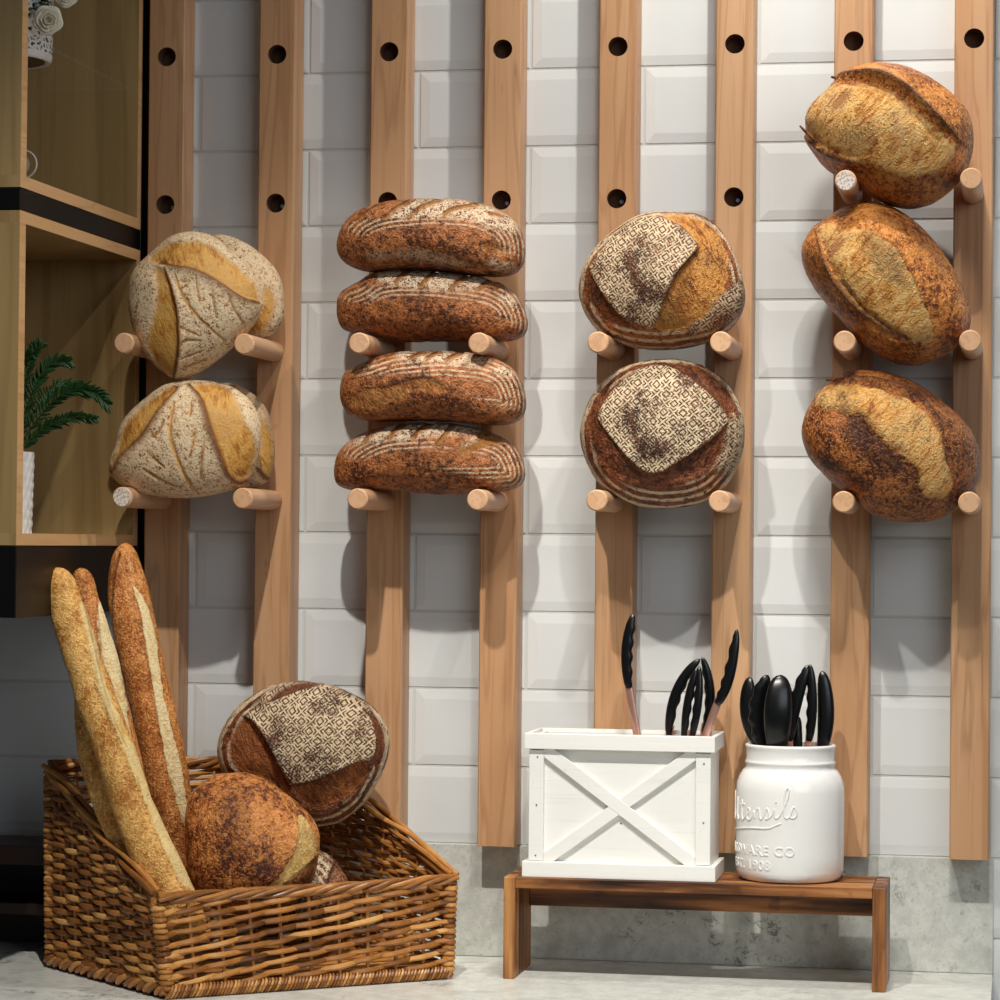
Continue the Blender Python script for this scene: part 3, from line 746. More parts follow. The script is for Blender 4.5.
m = MB(); m.box(-.9338, -.5162, -.0195, -.0175, .0005, .1118); m.build('back_panel', DARKW, dk, org=DO)
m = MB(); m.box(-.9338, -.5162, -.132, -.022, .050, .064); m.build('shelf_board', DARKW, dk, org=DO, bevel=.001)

BX0, BX1, BYF, BYB, BZ = .0690, .2845, -.166, -.072, RZ
bo = (.5*(BX0+BX1), -.12, RZ+.0002)
bx = thing('utensil_box', 'white wooden box with crossed X front holding tongs on the riser', 'box', bo)
zt, zb = .2905, RZ+.0002
m = MB(); th = .007
m.box(BX0, BX1, BYF+.003, BYF+.003+th, zb+.0005, zt-.004); m.build('front_panel', WHITEW, bx, org=bo)
m = MB(); m.box(BX0, BX1, BYB-th, BYB, zb+.0005, zt-.004); m.build('back_panel', WHITEW, bx, org=bo)
for x in (BX0, BX1-th):
    m = MB(); m.box(x, x+th, BYF+.0102, BYB-th-.0002, zb+.0005, zt-.004); m.build('side_panel', WHITEW, bx, org=bo)
m = MB(); m.box(BX0+th, BX1-th, BYF+.0102, BYB-th-.0002, zb+.001, zb+.009); m.build('bottom', WHITEW, bx, org=bo)
FW = .0175
for x in (BX0-.0002, BX1-FW+.0002):                              # upright stiles
    m = MB(); m.box(x, x+FW, BYF-.0035, BYF+.0028, zb+.019, zt-.020); m.build('stile', WHITEW, bx, org=bo, bevel=.0006)
tr = MB(); tr.box(BX0-.0055, BX1+.0055, BYF-.0085, BYF+.0025, zt-.0185, zt); tr.build('top_trim', WHITEW, bx, org=bo, bevel=.0008)
tr = MB(); tr.box(BX0-.0055, BX1+.0055, BYB+.0004, BYB+.0055, zt-.0185, zt); tr.build('top_trim', WHITEW, bx, org=bo, bevel=.0008)
for x0, x1 in ((BX0-.0055, BX0-.0002), (BX1+.0002, BX1+.0055)):
    tr = MB(); tr.box(x0, x1, BYF+.0027, BYB+.0003, zt-.0185, zt); tr.build('top_trim', WHITEW, bx, org=bo, bevel=.0008)
    tr = MB(); tr.box(x0-.0015*(x0 < BX0), x1+.0015*(x0 > BX0), BYF+.0027, BYB+.0003, zb, zb+.0185); tr.build('bottom_trim', WHITEW, bx, org=bo, bevel=.0008)
tr = MB(); tr.box(BX0-.007, BX1+.007, BYF-.009, BYF+.0025, zb, zb+.0185); tr.build('bottom_trim', WHITEW, bx, org=bo, bevel=.0008)
ix0, ix1, iz0, iz1 = BX0+FW, BX1-FW, zb+.0186, zt-.0188
for sgn, yo in ((1, -.0030), (-1, -.0033)):                       # the crossed braces, each clipped to its frame
    w = .0100; a = (ix0, iz0 if sgn > 0 else iz1); b_ = (ix1, iz1 if sgn > 0 else iz0)
    # a band from corner to corner
    poly = [(a[0], a[1]), (a[0]+w*1.25, a[1]), (b_[0], b_[1]-sgn*w*.95), (b_[0], b_[1]), (b_[0]-w*1.25, b_[1]), (a[0], a[1]+sgn*w*.95)]
    m = MB(); m.add([(x, BYF+yo, z) for x, z in poly]+[(x, BYF+.0028, z) for x, z in poly], [tuple(range(6)), tuple(range(6, 12))]+[(j, (j+1) % 6, 6+(j+1) % 6, 6+j) for j in range(6)])
    m.build('cross_brace', WHITEW, bx, org=bo, bevel=.0006)
NAIL = plain('dark_nail', c(70, 66, 60), .5, Metallic=.6)
for (px, py) in ((537.5, 757), (536.5, 805), (535.5, 855.5), (704, 764), (703.5, 823), (621, 823.5)):
    p = at(px, py, BYF-.0036 if px != 621 else BYF+.003); m = MB(); n = 12
    m.lathe([(.0010, -.0006), (.0010, .0003), (.0004, .0006)], n, (0, 0, 0)); m.v = [(p[0]+x, p[1]-z, p[2]+y) for x, y, z in m.v]
    m.build('nail', NAIL, bx, True, tuple(p))

JC = np.array([.3735, -.1130, RZ+.0005]); JR = .0632
jar = thing('utensil_jar', 'white glazed ceramic jar with embossed lettering holding tongs on riser', 'jar', tuple(JC))
prof = [(.002, .0008), (.054, 0), (.0585, .0015), (.0615, .006), (.0634, .012), (.0640, .030), (.0642, .080), (.0640, .105), (.0630, .114), (.0600, .122), (.0560, .1285), (.0532, .131),
        (.0524, .134), (.0532, .1365), (.0540, .138), (.0532, .1395), (.0520, .142), (.0522, .150), (.0526, .1545), (.0536, .1565), (.0532, .1590), (.0512, .1596), (.0492, .1580), (.0488, .140), (.0530, .125), (.0590, .105), (.0590, .012), (.0550, .006), (.002, .006)]
m = MB(); m.lathe(prof, 96, JC, False); jb = m.build('jar_body', CERAM, jar, True, JC, ang=75)
def wrapjar(m, u0=0): pass
def jarpt(u, v, rr):                                             # u along the girth (m), v height above the foot
    a = -PI/2-math.radians(47)+u/JR
    return (JC[0]+rr*math.cos(a), JC[1]+rr*math.sin(a), JC[2]+v)
def jr(v): return float(np.interp(v, [p[1] for p in prof[1:11]], [p[0] for p in prof[1:11]]))
def textrow(body, v, size, name, sp=1.12):
    cu = bpy.data.curves.new('t', 'FONT'); cu.body = body; cu.size = size; cu.align_x = 'CENTER'; cu.extrude = .0010; cu.bevel_depth = .0004; cu.bevel_resolution = 2; cu.space_character = sp; cu.resolution_u = 4
    o = bpy.data.objects.new('t', cu); COL.objects.link(o); dg = bpy.context.evaluated_depsgraph_get(); dg.update()
    me = bpy.data.meshes.new_from_object(o.evaluated_get(dg)); bpy.data.objects.remove(o)
    bm = bmesh.new(); bm.from_mesh(me); bmesh.ops.subdivide_edges(bm, edges=[e for e in bm.edges if e.calc_length() > .003], cuts=2)
    mm = MB(); mm.add([jarpt(q.co.x, v+q.co.y, jr(v+q.co.y)-.0004+q.co.z) for q in bm.verts], [[q.index for q in f.verts] for f in bm.faces]) if (bm.verts.index_update() or True) else 0
    bm.free(); ob = mm.build(name, CERAM, jar, True, JC, ang=60); ob['label'] = 'raised lettering reading '+body
textrow('GLASSWARE CO', .0325, .0155, 'lettering')
textrow('EST. 1908', .0155, .0150, 'lettering')
S_ = [  # hand-drawn script 'Utensils' as pen strokes (units of x-height)
 [(-5.2, 2.3), (-5.0, 2.5), (-4.7, 2.2), (-4.75, 1.0), (-4.5, .15), (-4.0, .1), (-3.5, .7), (-3.2, 2.3), (-3.3, .6), (-3.0, 0), (-2.7, .2)],
 [(-2.7, .2), (-2.35, 1.0), (-2.2, 1.9), (-2.3, .5), (-2.1, 0), (-1.8, .2), (-1.45, .5)], [(-2.6, 1.25), (-2.2, 1.3), (-1.8, 1.35)],
 [(-1.5, .45), (-1.15, .6), (-1.05, .95), (-1.3, 1.0), (-1.5, .6), (-1.4, .1), (-1.05, 0), (-.7, .3)],
 [(-.7, .3), (-.5, .9), (-.45, 0), (-.3, .7), (-.05, 1.0), (.1, .8), (.1, .2), (.3, 0), (.55, .3)],
 [(.55, .3), (.85, 1.05), (1.1, .5), (1.0, .05), (.65, .05), (1.1, .1), (1.4, .4)],
 [(1.4, .4), (1.6, 1.0), (1.6, .2), (1.8, 0), (2.1, .3)], [(1.68, 1.35), (1.74, 1.42)],
 [(2.1, .3), (2.7, 1.4), (2.95, 2.3), (2.75, 2.55), (2.5, 2.1), (2.45, 1.0), (2.45, .2), (2.7, -.05), (3.0, .2)],
 [(3.0, .2), (3.3, 1.05), (3.6, .5), (3.5, .0), (3.05, .0), (3.0, .15)],
 [(-4.4, -.75), (-2.5, -.62), (-.5, -.62), (1.0, -.75), (1.7, -.5), (2.2, -.35)]]
m = MB()
for st in S_:
    q = smoothpts(st, 2); q = [q[0]] + [q[i]*(1-f)+q[i+1]*f for i in range(len(q)-1) for f in (.5, 1.0)]
    m.tube([jarpt(.0128*p[0]*1.0+.0185, .0735+.0128*p[1]*1.12+.0012*p[0], jr(.0735+.0143*p[1])+.0001) for p in q], .00115, 8)
ob = m.build('script_lettering', CERAM, jar, True, JC); ob['label'] = 'raised script lettering reading Utensils'

def blade(m, P0, P1, P2, w, th, side, scallop=0, n=40, tipw=.35):
    P0, P1, P2, side = map(Vector, (P0, P1, P2, side)); vs = []; k = 16
    for i in range(n+1):
        t = i/n; p = P0*(1-t)**2+P1*2*t*(1-t)+P2*t*t; T = ((P1-P0)*(1-t)+(P2-P1)*t).normalized()
        s = (side-T*side.dot(T)).normalized(); nn = T.cross(s)
        prof = (.62+.38*math.sin(PI*min(1, t*1.25+.05)*.75))*(1 if t < .72 else math.sqrt(max(.0006, 1-((t-.72)/.282)**2)))
        if t < .06: prof *= .75+.25*t/.06
        for j in range(k):
            a = 2*PI*j/k; ca, sa = math.cos(a), math.sin(a)
            ww = w*prof*(1+(scallop*.5*math.cos(2*PI*5*t) if ca > .2 and t < .92 else 0))
            vs.append(p+s*math.copysign(abs(ca)**.8, ca)*ww+nn*math.copysign(abs(sa)**.8, sa)*th*prof)
    m.add(vs, [(i*k+j, i*k+(j+1) % k, (i+1)*k+(j+1) % k, (i+1)*k+j) for i in range(n) for j in range(k)]+[tuple(range(k)), tuple(n*k+j for j in range(k))])
def tongs(name, label, hinge, arms, group):
    """arms: list of (head base px,py,Y ; mid ; tip ; half width ; half thickness ; side vector ; scallop)"""
    h = Vector(hinge); t = thing(name, label, 'tongs', tuple(h), group)
    for (b, md, tip, w, th, side, sc) in arms:
        B, Mi, T = (Vector(at(*q)) for q in (b, md, tip))
        m = MB(); d = (B-h); sd = Vector(side).normalized(); 
        pts = [h.lerp(B, k/8)+sd*.0 for k in range(9)]+[B+(Mi-B).normalized()*.012]
        m.tube(pts, [.0050]*3+[.0046]*7, 12, True, .35 if True else 1)
        m.build('arm', ROSE, t, True, tuple(h))
        m = MB(); blade(m, B, Mi*2-(B+T)/2, T, w, th, side, sc); hd = m.build('grip_head', SILI, t, True, tuple(h)); hd['label'] = 'black silicone grip head'
    m = MB(); m.tube([h+Vector((0, -.006, .0)), h+Vector((0, .006, .0))], .006, 14); m.build('hinge', ROSE, t, True, tuple(h))
G1, G2 = 'black tipped tongs in the white box', 'black tipped tongs in the white jar'
zfl = zb+.016
hp = at(690, 870, -.118); hp[2] = zfl
tongs('serving_tongs', 'widest open rose gold tongs spanning the white box, black tips far apart', (.2180, -.118, zfl),
      [((629, 688, -.122), (627, 650, -.122), (633.5, 614, -.122), .0070, .0055, (1, 0, .12), .30), ((717, 704, -.122), (729, 676, -.122), (737, 629, -.122), .0068, .0055, (-1, 0, -.1), .30)], G1)
tongs('serving_tongs', 'outer nearly closed tongs of leaning pair inside the white box', (.264, -.103, zfl),
      [((669, 735, -.100), (677, 692, -.100), (700, 659, -.100), .0068, .0055, (1, 0, -.3), .25), ((704, 733, -.098), (710, 695, -.100), (702, 657, -.104), .0062, .0055, (-1, 0, 0), .2)], G1)
tongs('serving_tongs', 'inner narrow tongs of leaning pair inside the white box', (.262, -.128, zfl),
      [((684, 740, -.126), (688, 702, -.126), (697, 668, -.126), .0052, .005, (1, 0, -.2), .25), ((691, 740, -.129), (698, 702, -.129), (699, 666, -.127), .0052, .005, (-1, 0, 0), .25)], G1)
JZ = RZ+.020
def jh(x, y): return (JC[0]+x, JC[1]+y, JZ)
tongs('serving_tongs', 'tongs at left edge of jar mouth, smooth outer head over scalloped head', jh(.004, .012),
      [((761, 746, -.110), (749, 715, -.106), (750, 677, -.102), .0105, .006, (1, -.2, .1), .0), ((765, 748, -.120), (758, 712, -.124), (768, 675, -.126), .0112, .006, (-1, -.3, .0), .22)], G2)
tongs('serving_tongs', 'tongs with broad rounded spoon head at front of the jar', jh(.0, -.022),
      [((777, 748, -.150), (778, 712, -.158), (781, 675, -.150), .0165, .0075, (1, .15, 0), .0), ((779, 748, -.134), (781, 712, -.134), (783, 680, -.136), .014, .006, (1, 0, 0), .0)], G2)
tongs('serving_tongs', 'open scalloped tongs at jar centre with rose gold arms showing', jh(.008, .0),
      [((789, 741, -.124), (795, 705, -.126), (808, 665, -.126), .0078, .0055, (-1, 0, -.3), .28), ((809, 741, -.120), (812, 705, -.122), (810, 664, -.124), .0062, .0055, (-1, 0, 0), .28)], G2)
tongs('serving_tongs', 'tongs at right edge of jar mouth with tall smooth leaf head', jh(.012, .016),
      [((822, 749, -.104), (826, 712, -.103), (822, 671, -.103), .0100, .0065, (1, .1, 0), .0), ((799, 752, -.094), (797, 736, -.092), (798, 716, -.090), .0065, .005, (1, 0, 0), .0)], G2)

# ------------------------------------------------------------------ leaf-scored floured loaves
GL = 'floured leaf-scored loaves'
K = crop(100, 220, .2)
o1 = K((150,330),(160,270),(200,220),(245,180),(300,130),(370,75),(440,57),(520,62),(580,85),(640,130),(720,215),(790,300),(810,360),(815,420),(790,490),(740,560),(680,620),(600,690),(520,750),(440,790),(380,800),(330,775),(270,720),(220,660),(190,600),(160,500),(148,420))
f1 = [('reg', 'open', K((235,200),(300,130),(380,100),(520,100),(600,150),(700,240),(790,320),(810,405),(780,410),(700,375),(620,330),(520,265),(430,240),(340,225),(295,215)), 2.5, 1, -.003, ('flour',)),
      ('reg', 'open', K((285,225),(340,290),(370,370),(392,460),(397,560),(395,640),(378,770),(330,775),(280,720),(240,650),(235,600),(255,540),(275,440),(285,330),(270,260)), 2.5, 1, -.003, ('flour',)),
      ('ear', K((310,212),(390,238),(450,245),(520,275),(590,315),(650,360),(720,400),(800,412)), 1, 7, .006),
      ('line', 'dark', K((295,200),(330,218),(390,235),(450,240),(520,268),(590,308),(650,352),(720,395),(795,412)), 2.6, .95, .001),
      ('ear', K((335,270),(360,350),(387,450),(392,540),(395,620),(385,700),(368,790)), -1, 6, .005),
      ('line', 'dark', K((325,240),(345,300),(365,360),(385,450),(390,540),(395,620),(385,700),(368,792)), 2.4, .95, .0005),
      ('line', 'dark', K((290,215),(305,205),(325,215)), 3.0, .9, -.003)]
for v in (((375,270),(400,360),(450,440),(520,520),(625,605)),):
    f1 += [('line', 'open', K(*v), 1.6, .9, -.0025)]
for v in (((480,280),(485,340),(500,415)), ((560,340),(570,420),(585,490)), ((640,370),(670,445),(720,520)), ((405,535),(450,560),(495,580)), ((405,608),(450,600),(505,605)), ((405,692),(460,675),(520,652)), ((400,745),(480,722),(545,690)), ((400,300),(420,310),(440,305))):
    f1 += [('line', 'open', K(*v), 1.0, .85, -.0018), ('line', 'dark', K(*v), .45, .5, -.0005)]
L = loaf('leaf_scored_loaf', o1, -.157, .056, .030, f1, LEAF, {'flour': .95}, 1, 2.2, .0012)
tag(L, 'front floured leaf-scored loaf on the upper left pegs, dark ridge arching right', 'bread', GL)
o1b = K((560,72),(650,80),(740,120),(820,180),(880,240),(910,310),(918,400),(915,480),(890,545),(840,585),(760,605),(640,610),(520,600),(430,520),(400,400),(420,230),(480,120))
f1b = [('reg', 'open', K((820,310),(870,360),(875,460),(840,540),(760,580),(700,585),(790,480),(815,400)), 4, .8, -.001, ('flour',)), ('reg', 'open', K((560,70),(620,110),(680,170),(640,190),(580,120)), 2, .8, 0, ('flour',))]
L = loaf('leaf_scored_loaf', o1b, -.088, .034, .040, f1b, LEAF, {'flour': .9}, 2, 2.2, .001)
tag(L, 'rear floured loaf on the upper left pegs, only its right rim showing', 'bread', GL)
K = crop(100, 360, .2)
o2 = K((55,560),(60,510),(90,440),(100,360),(140,280),(210,210),(270,160),(330,120),(400,105),(460,100),(560,105),(640,125),(700,155),(760,210),(795,280),(805,350),(800,440),(775,530),(740,600),(690,640),(600,670),(490,690),(380,690),(280,680),(190,660),(120,630),(75,590))
f2 = [('reg', 'open', K((95,440),(100,360),(150,280),(230,205),(320,140),(375,120),(385,150),(330,210),(270,290),(220,370),(150,440),(90,500),(66,565),(55,540),(70,490)), 2, 1, -.003, ('flour',)),
      ('reg', 'open', K((455,125),(520,105),(620,120),(665,160),(695,220),(725,300),(765,380),(792,440),(775,530),(735,600),(690,600),(650,570),(610,500),(580,420),(550,330),(520,240),(495,170)), 2.5, 1, -.003, ('flour',)),
      ('ear', K((390,140),(330,210),(270,295),(220,375),(150,450),(100,500),(68,560)), -1, 6, .006),
      ('line', 'dark', K((390,140),(330,205),(270,290),(220,370),(150,440),(95,490),(62,555)), 4.0, .85, .001),
      ('ear', K((450,130),(500,180),(525,250),(550,340),(580,420),(610,500),(640,570),(690,610),(735,600)), 1, 6, .006),
      ('line', 'dark', K((445,125),(500,180),(525,250),(550,340),(580,420),(610,500),(640,570),(690,610),(735,600)), 3.6, .85, .001)]
f2 += [('line', 'open', K((368,215),(350,300),(345,370),(365,450),(400,540),(440,620),(490,672)), 2.2, .95, -.0028)]
for v in (((455,215),(455,250),(448,282)), ((478,340),(465,410),(450,490)), ((527,390),(508,480),(505,595)), ((230,450),(270,500),(320,537)), ((320,300),(300,350),(268,385)), ((215,545),(270,585),(370,632)), ((262,360),(265,385),(280,390))):
    f2 += [('line', 'open', K(*v), 1.4, .9, -.002), ('line', 'dark', K(*v), .5, .5, -.0005)]
L = loaf('leaf_scored_loaf', o2, -.157, .056, .030, f2, LEAF, {'flour': .95}, 3, 2.2, .0012)
tag(L, 'front floured leaf-scored loaf on the lower left pegs, wide triangular leaf panel', 'bread', GL)
o2b = K((640,110),(710,128),(780,180),(830,240),(850,320),(868,420),(870,500),(845,600),(800,632),(720,645),(600,645),(500,600),(440,480),(450,330),(520,180),(580,130))
f2b = [('reg', 'open', K((800,280),(840,320),(868,430),(868,520),(850,590),(810,540),(790,500)), 2, .9, -.001, ('flour',)), ('line', 'dark', K((785,540),(820,580),(850,600)), 3, .9, .001)]
L = loaf('leaf_scored_loaf', o2b, -.088, .034, .040, f2b, LEAF, {'flour': .75}, 4, 2.2, .001)
tag(L, 'rear floured loaf on the lower left pegs, brown cut edge peeking out right', 'bread', GL)

# ------------------------------------------------------------------ four batards
GB = 'dark batards stacked on the pegs'
def batard(K, outl, top, slashes, extra, seed, label, smask, flourmid=.0):
    Yc = {11: -.128, 12: -.110, 13: -.128, 14: -.110}[seed]
    fe = [('ringmask', 0, 26, .9, smask)]
    fe += [('reg', 'flour', top, 4, 1.0, .0, ('stripe',))]
    fe += extra
    for sl in slashes:
        fe += [('line', 'open', K(*sl), 3.0, 1, -.0030), ('ear', K(*sl), 1, 4, .003), ('line', 'dark', [(x-1.5, y-1.8) for x, y in K(*sl)], .8, .7, 0)]
    Lf = loaf('batard_loaf', outl, Yc, .060, Yc*-1-.052, fe, BATA, {'flour': flourmid}, seed, 2.5, .0018, smooth=5)
    return tag(Lf, label, 'bread', GB)
K = crop(320, 180, .22)
batard(K, K((80,290),(90,250),(110,205),(150,160),(210,127),(290,103),(380,93),(480,88),(580,90),(680,98),(770,120),(850,160),(892,198),(918,240),(930,290),(930,350),(915,400),(890,430),(820,440),(700,435),(560,415),(420,405),(300,408),(220,420),(150,405),(100,370),(80,330)),
       K((300,170),(330,110),(480,80),(680,90),(790,120),(870,170),(905,215),(890,245),(800,225),(680,185),(560,170),(420,175)),
       [((170,185),(200,150),(270,115)), ((300,170),(340,125),(420,90)), ((400,175),(450,125),(560,88)), ((555,168),(600,130),(720,112)), ((770,155),(800,155),(830,165))],
       [('reg', 'flour', K((210,320),(300,340),(420,310),(560,345),(680,390),(640,395),(480,370),(350,345),(240,370)), 5, .6, 0, ()), ('reg', 'open', K((720,290),(780,280),(845,310),(835,345),(760,340)), 3, .8, -.003, ()), ('reg', 'flour', K((740,360),(860,370),(900,400),(800,415)), 4, .7, 0, ())],
       11, 'topmost of the four dark batards, its slashed floured top in bright light', K((110,180),(500,160),(900,190),(945,300),(935,380),(860,330),(600,290),(300,240),(120,250)))
batard(K, K((75,600),(80,540),(110,495),(170,480),(240,427),(330,411),(450,410),(560,420),(700,437),(790,454),(860,488),(910,540),(940,610),(945,660),(930,710),(880,735),(780,735),(650,725),(520,730),(380,735),(260,715),(200,695),(130,710),(90,670)),
       K((250,440),(330,405),(450,400),(560,412),(700,430),(790,452),(770,480),(660,510),(480,495),(300,480)),
       [((340,470),(370,430),(410,405)), ((450,490),(480,450),(540,410)), ((590,505),(630,460),(680,430)), ((720,500),(760,465),(800,455))],
       [('reg', 'open', K((560,520),(700,520),(880,560),(900,620),(700,640),(560,590)), 12, .35, 0, ()), ('reg', 'flour', K((215,515),(265,520),(260,550)), 3, .8, 0, ()), ('reg', 'flour', K((800,520),(880,520),(900,570),(850,565)), 3, .7, 0, ())],
       12, 'second batard from the top, resting directly on the upper middle pegs', K((80,520),(250,470),(480,490),(700,500),(860,480),(950,600),(940,720),(840,620),(560,560),(300,540),(120,560)))
K = crop(320, 330, .22)
batard(K, K((95,270),(105,220),(130,178),(200,152),(300,117),(420,98),(560,93),(680,103),(780,118),(860,158),(905,212),(930,280),(938,340),(920,400),(880,430),(780,428),(640,415),(480,410),(330,410),(200,415),(120,380),(95,320)),
       K((330,110),(420,95),(560,92),(680,102),(780,118),(740,170),(560,150),(380,140)),
       [((400,130),(440,112),(480,95)), ((480,135),(510,112),(550,93)), ((570,140),(600,118),(650,98)), ((130,190),(180,165),(230,150))],
       [('reg', 'open', K((150,290),(230,260),(300,265),(390,225),(470,212),(560,250),(600,290),(480,275),(390,290),(300,350),(200,370),(130,330)), 4, .95, -.004, ('stripe',)), ('line', 'dark', K((220,262),(300,262),(390,222),(470,210),(560,250)), 1.5, .8, 0), ('reg', 'flour', K((760,190),(830,160),(890,200),(860,215)), 3, .9, 0, ())],
       13, 'third batard from the top, torn open along its left side', K((110,200),(300,120),(700,100),(880,170),(945,300),(925,390),(720,310),(600,250),(400,190),(200,210)))
batard(K, K((68,640),(75,590),(110,530),(160,490),(240,450),(330,430),(470,424),(600,428),(720,446),(810,467),(880,512),(915,570),(935,640),(930,690),(890,730),(780,738),(620,740),(450,740),(300,725),(180,725),(100,720),(72,690)),
       K((120,520),(240,450),(330,425),(470,416),(600,422),(730,445),(700,480),(560,480),(420,500),(250,500),(150,525)),
       [((200,515),(230,470),(290,435)), ((315,500),(340,460),(400,422)), ((420,500),(450,460),(520,420)), ((520,540),(560,490),(600,440)), ((720,480),(800,475),(880,515))],
       [('reg', 'open', K((600,560),(640,520),(700,490),(780,475),(850,500),(760,520),(690,560)), 3, .95, -.004, ('stripe', 'flour')), ('reg', 'flour', K((620,540),(690,480),(740,470),(660,530)), 2, .8, 0, ())],
       14, 'lowest of the four dark batards, with tight flour rings at its right end', K((110,520),(480,470),(620,560),(760,520),(860,500),(945,620),(940,720),(800,700),(600,640),(300,580),(100,590)))

# ------------------------------------------------------------------ stencilled rounds on the pegs
GS = 'round stencilled loaves'
K = crop(560, 190, .22)
o = K((85,450),(95,380),(130,300),(190,230),(270,170),(350,120),(440,100),(540,98),(640,110),(700,145),(750,200),(790,270),(820,350),(840,440),(840,510),(820,580),(770,640),(700,690),(600,715),(480,728),(360,722),(270,700),(200,670),(150,620),(110,560),(90,500))
fe = [('ringmask', 0, 11, .9, None), ('reg', 'stripe', K((200,600),(430,640),(700,580),(830,400),(830,600),(640,720),(400,730),(240,700)), 3, .85, 0, ()),
      ('reg', 'stencil', K((690,520),(780,440),(835,400),(840,520),(800,600),(620,660),(560,650)), 3, .9, 0, ('stripe',)),
      ('reg', 'open', K((440,108),(540,100),(640,120),(710,170),(750,250),(775,330),(765,420),(720,510),(650,590),(560,640),(440,650),(430,600),(470,500),(510,410),(560,345),(625,270),(590,205),(530,150)), 3, 1, -.003, ('stripe', 'stencil')),
      ('reg', 'dark', K((440,620),(480,500),(530,410),(600,330),(610,400),(560,510),(540,620)), 10, .4, 0, ()),
      ('reg', 'dark', K((130,365),(170,440),(220,510),(285,580),(320,615),(260,625),(190,590),(130,520),(103,450),(108,385)), 3, .35, -.003, ('stripe',)),
      ('reg', 'stencil', K((137,345),(190,260),(260,190),(340,135),(430,112),(500,130),(560,175),(600,220),(630,262),(590,310),(540,360),(505,420),(470,500),(430,610),(410,625),(350,610),(280,570),(220,500),(170,430),(138,380)), 1.5, 1, .001, ('stripe', 'open', 'dark')),
      ('ear', K((520,135),(580,190),(630,262),(580,318),(530,375),(500,435),(470,510),(430,610)), 1, 7, .006),
      ('line', 'dark', K((560,165),(605,215),(632,262),(582,318),(532,375),(502,435),(465,520)), 1.3, .85, 0),
      ('ear', K((350,612),(280,572),(220,502),(170,432),(138,370)), 1, 5, .004)]
L = loaf('round_loaf', o, -.108, .080, .060, fe, STENG, None, 21, 2.2, .0018)
tag(L, 'upper stencilled round loaf on the pegs, golden burst open at right', 'bread', GS)
K = crop(560, 330, .22)
o = K((90,480),(100,400),(130,320),(180,250),(250,190),(330,150),(430,132),(540,132),(640,150),(720,195),(780,260),(820,340),(838,430),(838,520),(820,600),(780,690),(720,750),(640,790),(540,810),(430,812),(330,795),(250,755),(180,700),(130,630),(100,550))
fe = [('ringmask', 0, 9, .9, None), ('reg', 'stripe', K((150,640),(330,720),(500,730),(680,660),(760,540),(780,400),(845,420),(840,600),(700,780),(480,820),(260,780)), 3, .9, 0, ()),
      ('reg', 'stencil', K((760,430),(800,380),(838,440),(830,590),(760,690),(700,660)), 3, .8, 0, ()),
      ('reg', 'open', K((115,480),(118,390),(160,300),(240,225),(160,390),(180,430),(240,500),(310,580),(370,640),(440,660),(560,590),(680,510),(745,460),(752,540),(700,620),(600,675),(450,690),(330,690),(220,645),(150,570)), 2.5, .0001, -.003, ('stripe', 'stencil')),
      ('reg', 'open', K((470,150),(560,138),(660,160),(740,225),(795,320),(795,375),(765,385),(700,300),(630,235),(550,185)), 2.5, .3, -.003, ('stripe',)),
      ('reg', 'stencil', K((160,390),(220,300),(300,220),(380,170),(460,158),(550,190),(640,250),(710,320),(768,390),(740,450),(660,510),(560,580),(440,652),(370,630),(300,570),(230,490),(175,420)), 1.5, 1, .0015, ('stripe', 'open')),
      ('ear', K((180,430),(240,500),(310,580),(370,640),(440,660),(560,590),(680,510),(760,430)), -1, 5, .004),
      ('line', 'dark', K((165,400),(180,430),(240,500),(310,580),(370,640),(440,660),(560,590),(680,510),(760,430)), 1.0, .7, 0),
      ('line', 'dark', K((470,150),(550,185),(640,245),(710,315),(768,385)), 1.2, .7, 0)]
L = loaf('round_loaf', o, -.108, .080, .060, fe, STEN, None, 22, 2.2, .0016)
tag(L, 'lower stencilled round loaf on the pegs, dark crust around a square lattice', 'bread', GS)

# ------------------------------------------------------------------ golden ovals
GO = 'golden oval loaves'
K = crop(780, 40, .22)
o = K((122,400),(120,360),(135,315),(165,280),(215,240),(250,190),(330,155),(400,128),(490,120),(580,133),(680,178),(780,238),(840,298),(870,350),(884,420),(872,520),(842,600),(792,670),(722,730),(642,765),(560,770),(480,748),(400,705),(330,655),(230,605),(170,525),(135,455))
fe = [('reg', 'open', K((225,215),(330,190),(430,200),(520,235),(620,310),(700,380),(770,450),(800,485),(770,550),(700,600),(600,630),(480,600),(400,560),(320,540),(270,515),(200,480),(140,435),(122,390),(130,330),(170,275)), 8, 1, .002, ()),
      ('reg', 'dark', K((250,190),(420,178),(520,215),(640,320),(770,440),(730,470),(660,400),(570,310),(460,240),(340,208)), 3, .30, -.005, ()),
      ('ear', K((232,180),(330,168),(430,170),(520,202),(600,262),(700,352),(805,450)), -1, 10, .014),
      ('line', 'dark', K((232,178),(330,166),(430,168),(520,200),(600,260),(700,350),(805,450)), 1.7, .95, 0),
      ('ear', K((95,392),(130,440),(200,492),(270,532),(345,548),(430,530)), 1, 7, .008),
      ('line', 'dark', K((95,392),(130,440),(200,490),(270,530),(345,545),(430,528)), 1.1, .85, 0),
      ('reg', 'dark', K((300,390),(400,350),(470,420),(420,490),(310,470)), 12, .4, 0, ()), ('reg', 'dark', K((480,330),(600,420),(660,520),(560,560),(470,470)), 14, .25, 0, ()), ('reg', 'dark', K((420,590),(600,635),(740,590),(800,540),(760,640),(600,680),(440,640)), 9, .35, 0, ())]
L = loaf('oval_loaf', o, -.112, .084, .064, fe, OVAL, None, 31, 2.2, .0018)
tag(L, 'uppermost golden oval loaf, sharp dark ear arching over its top', 'bread', GO)
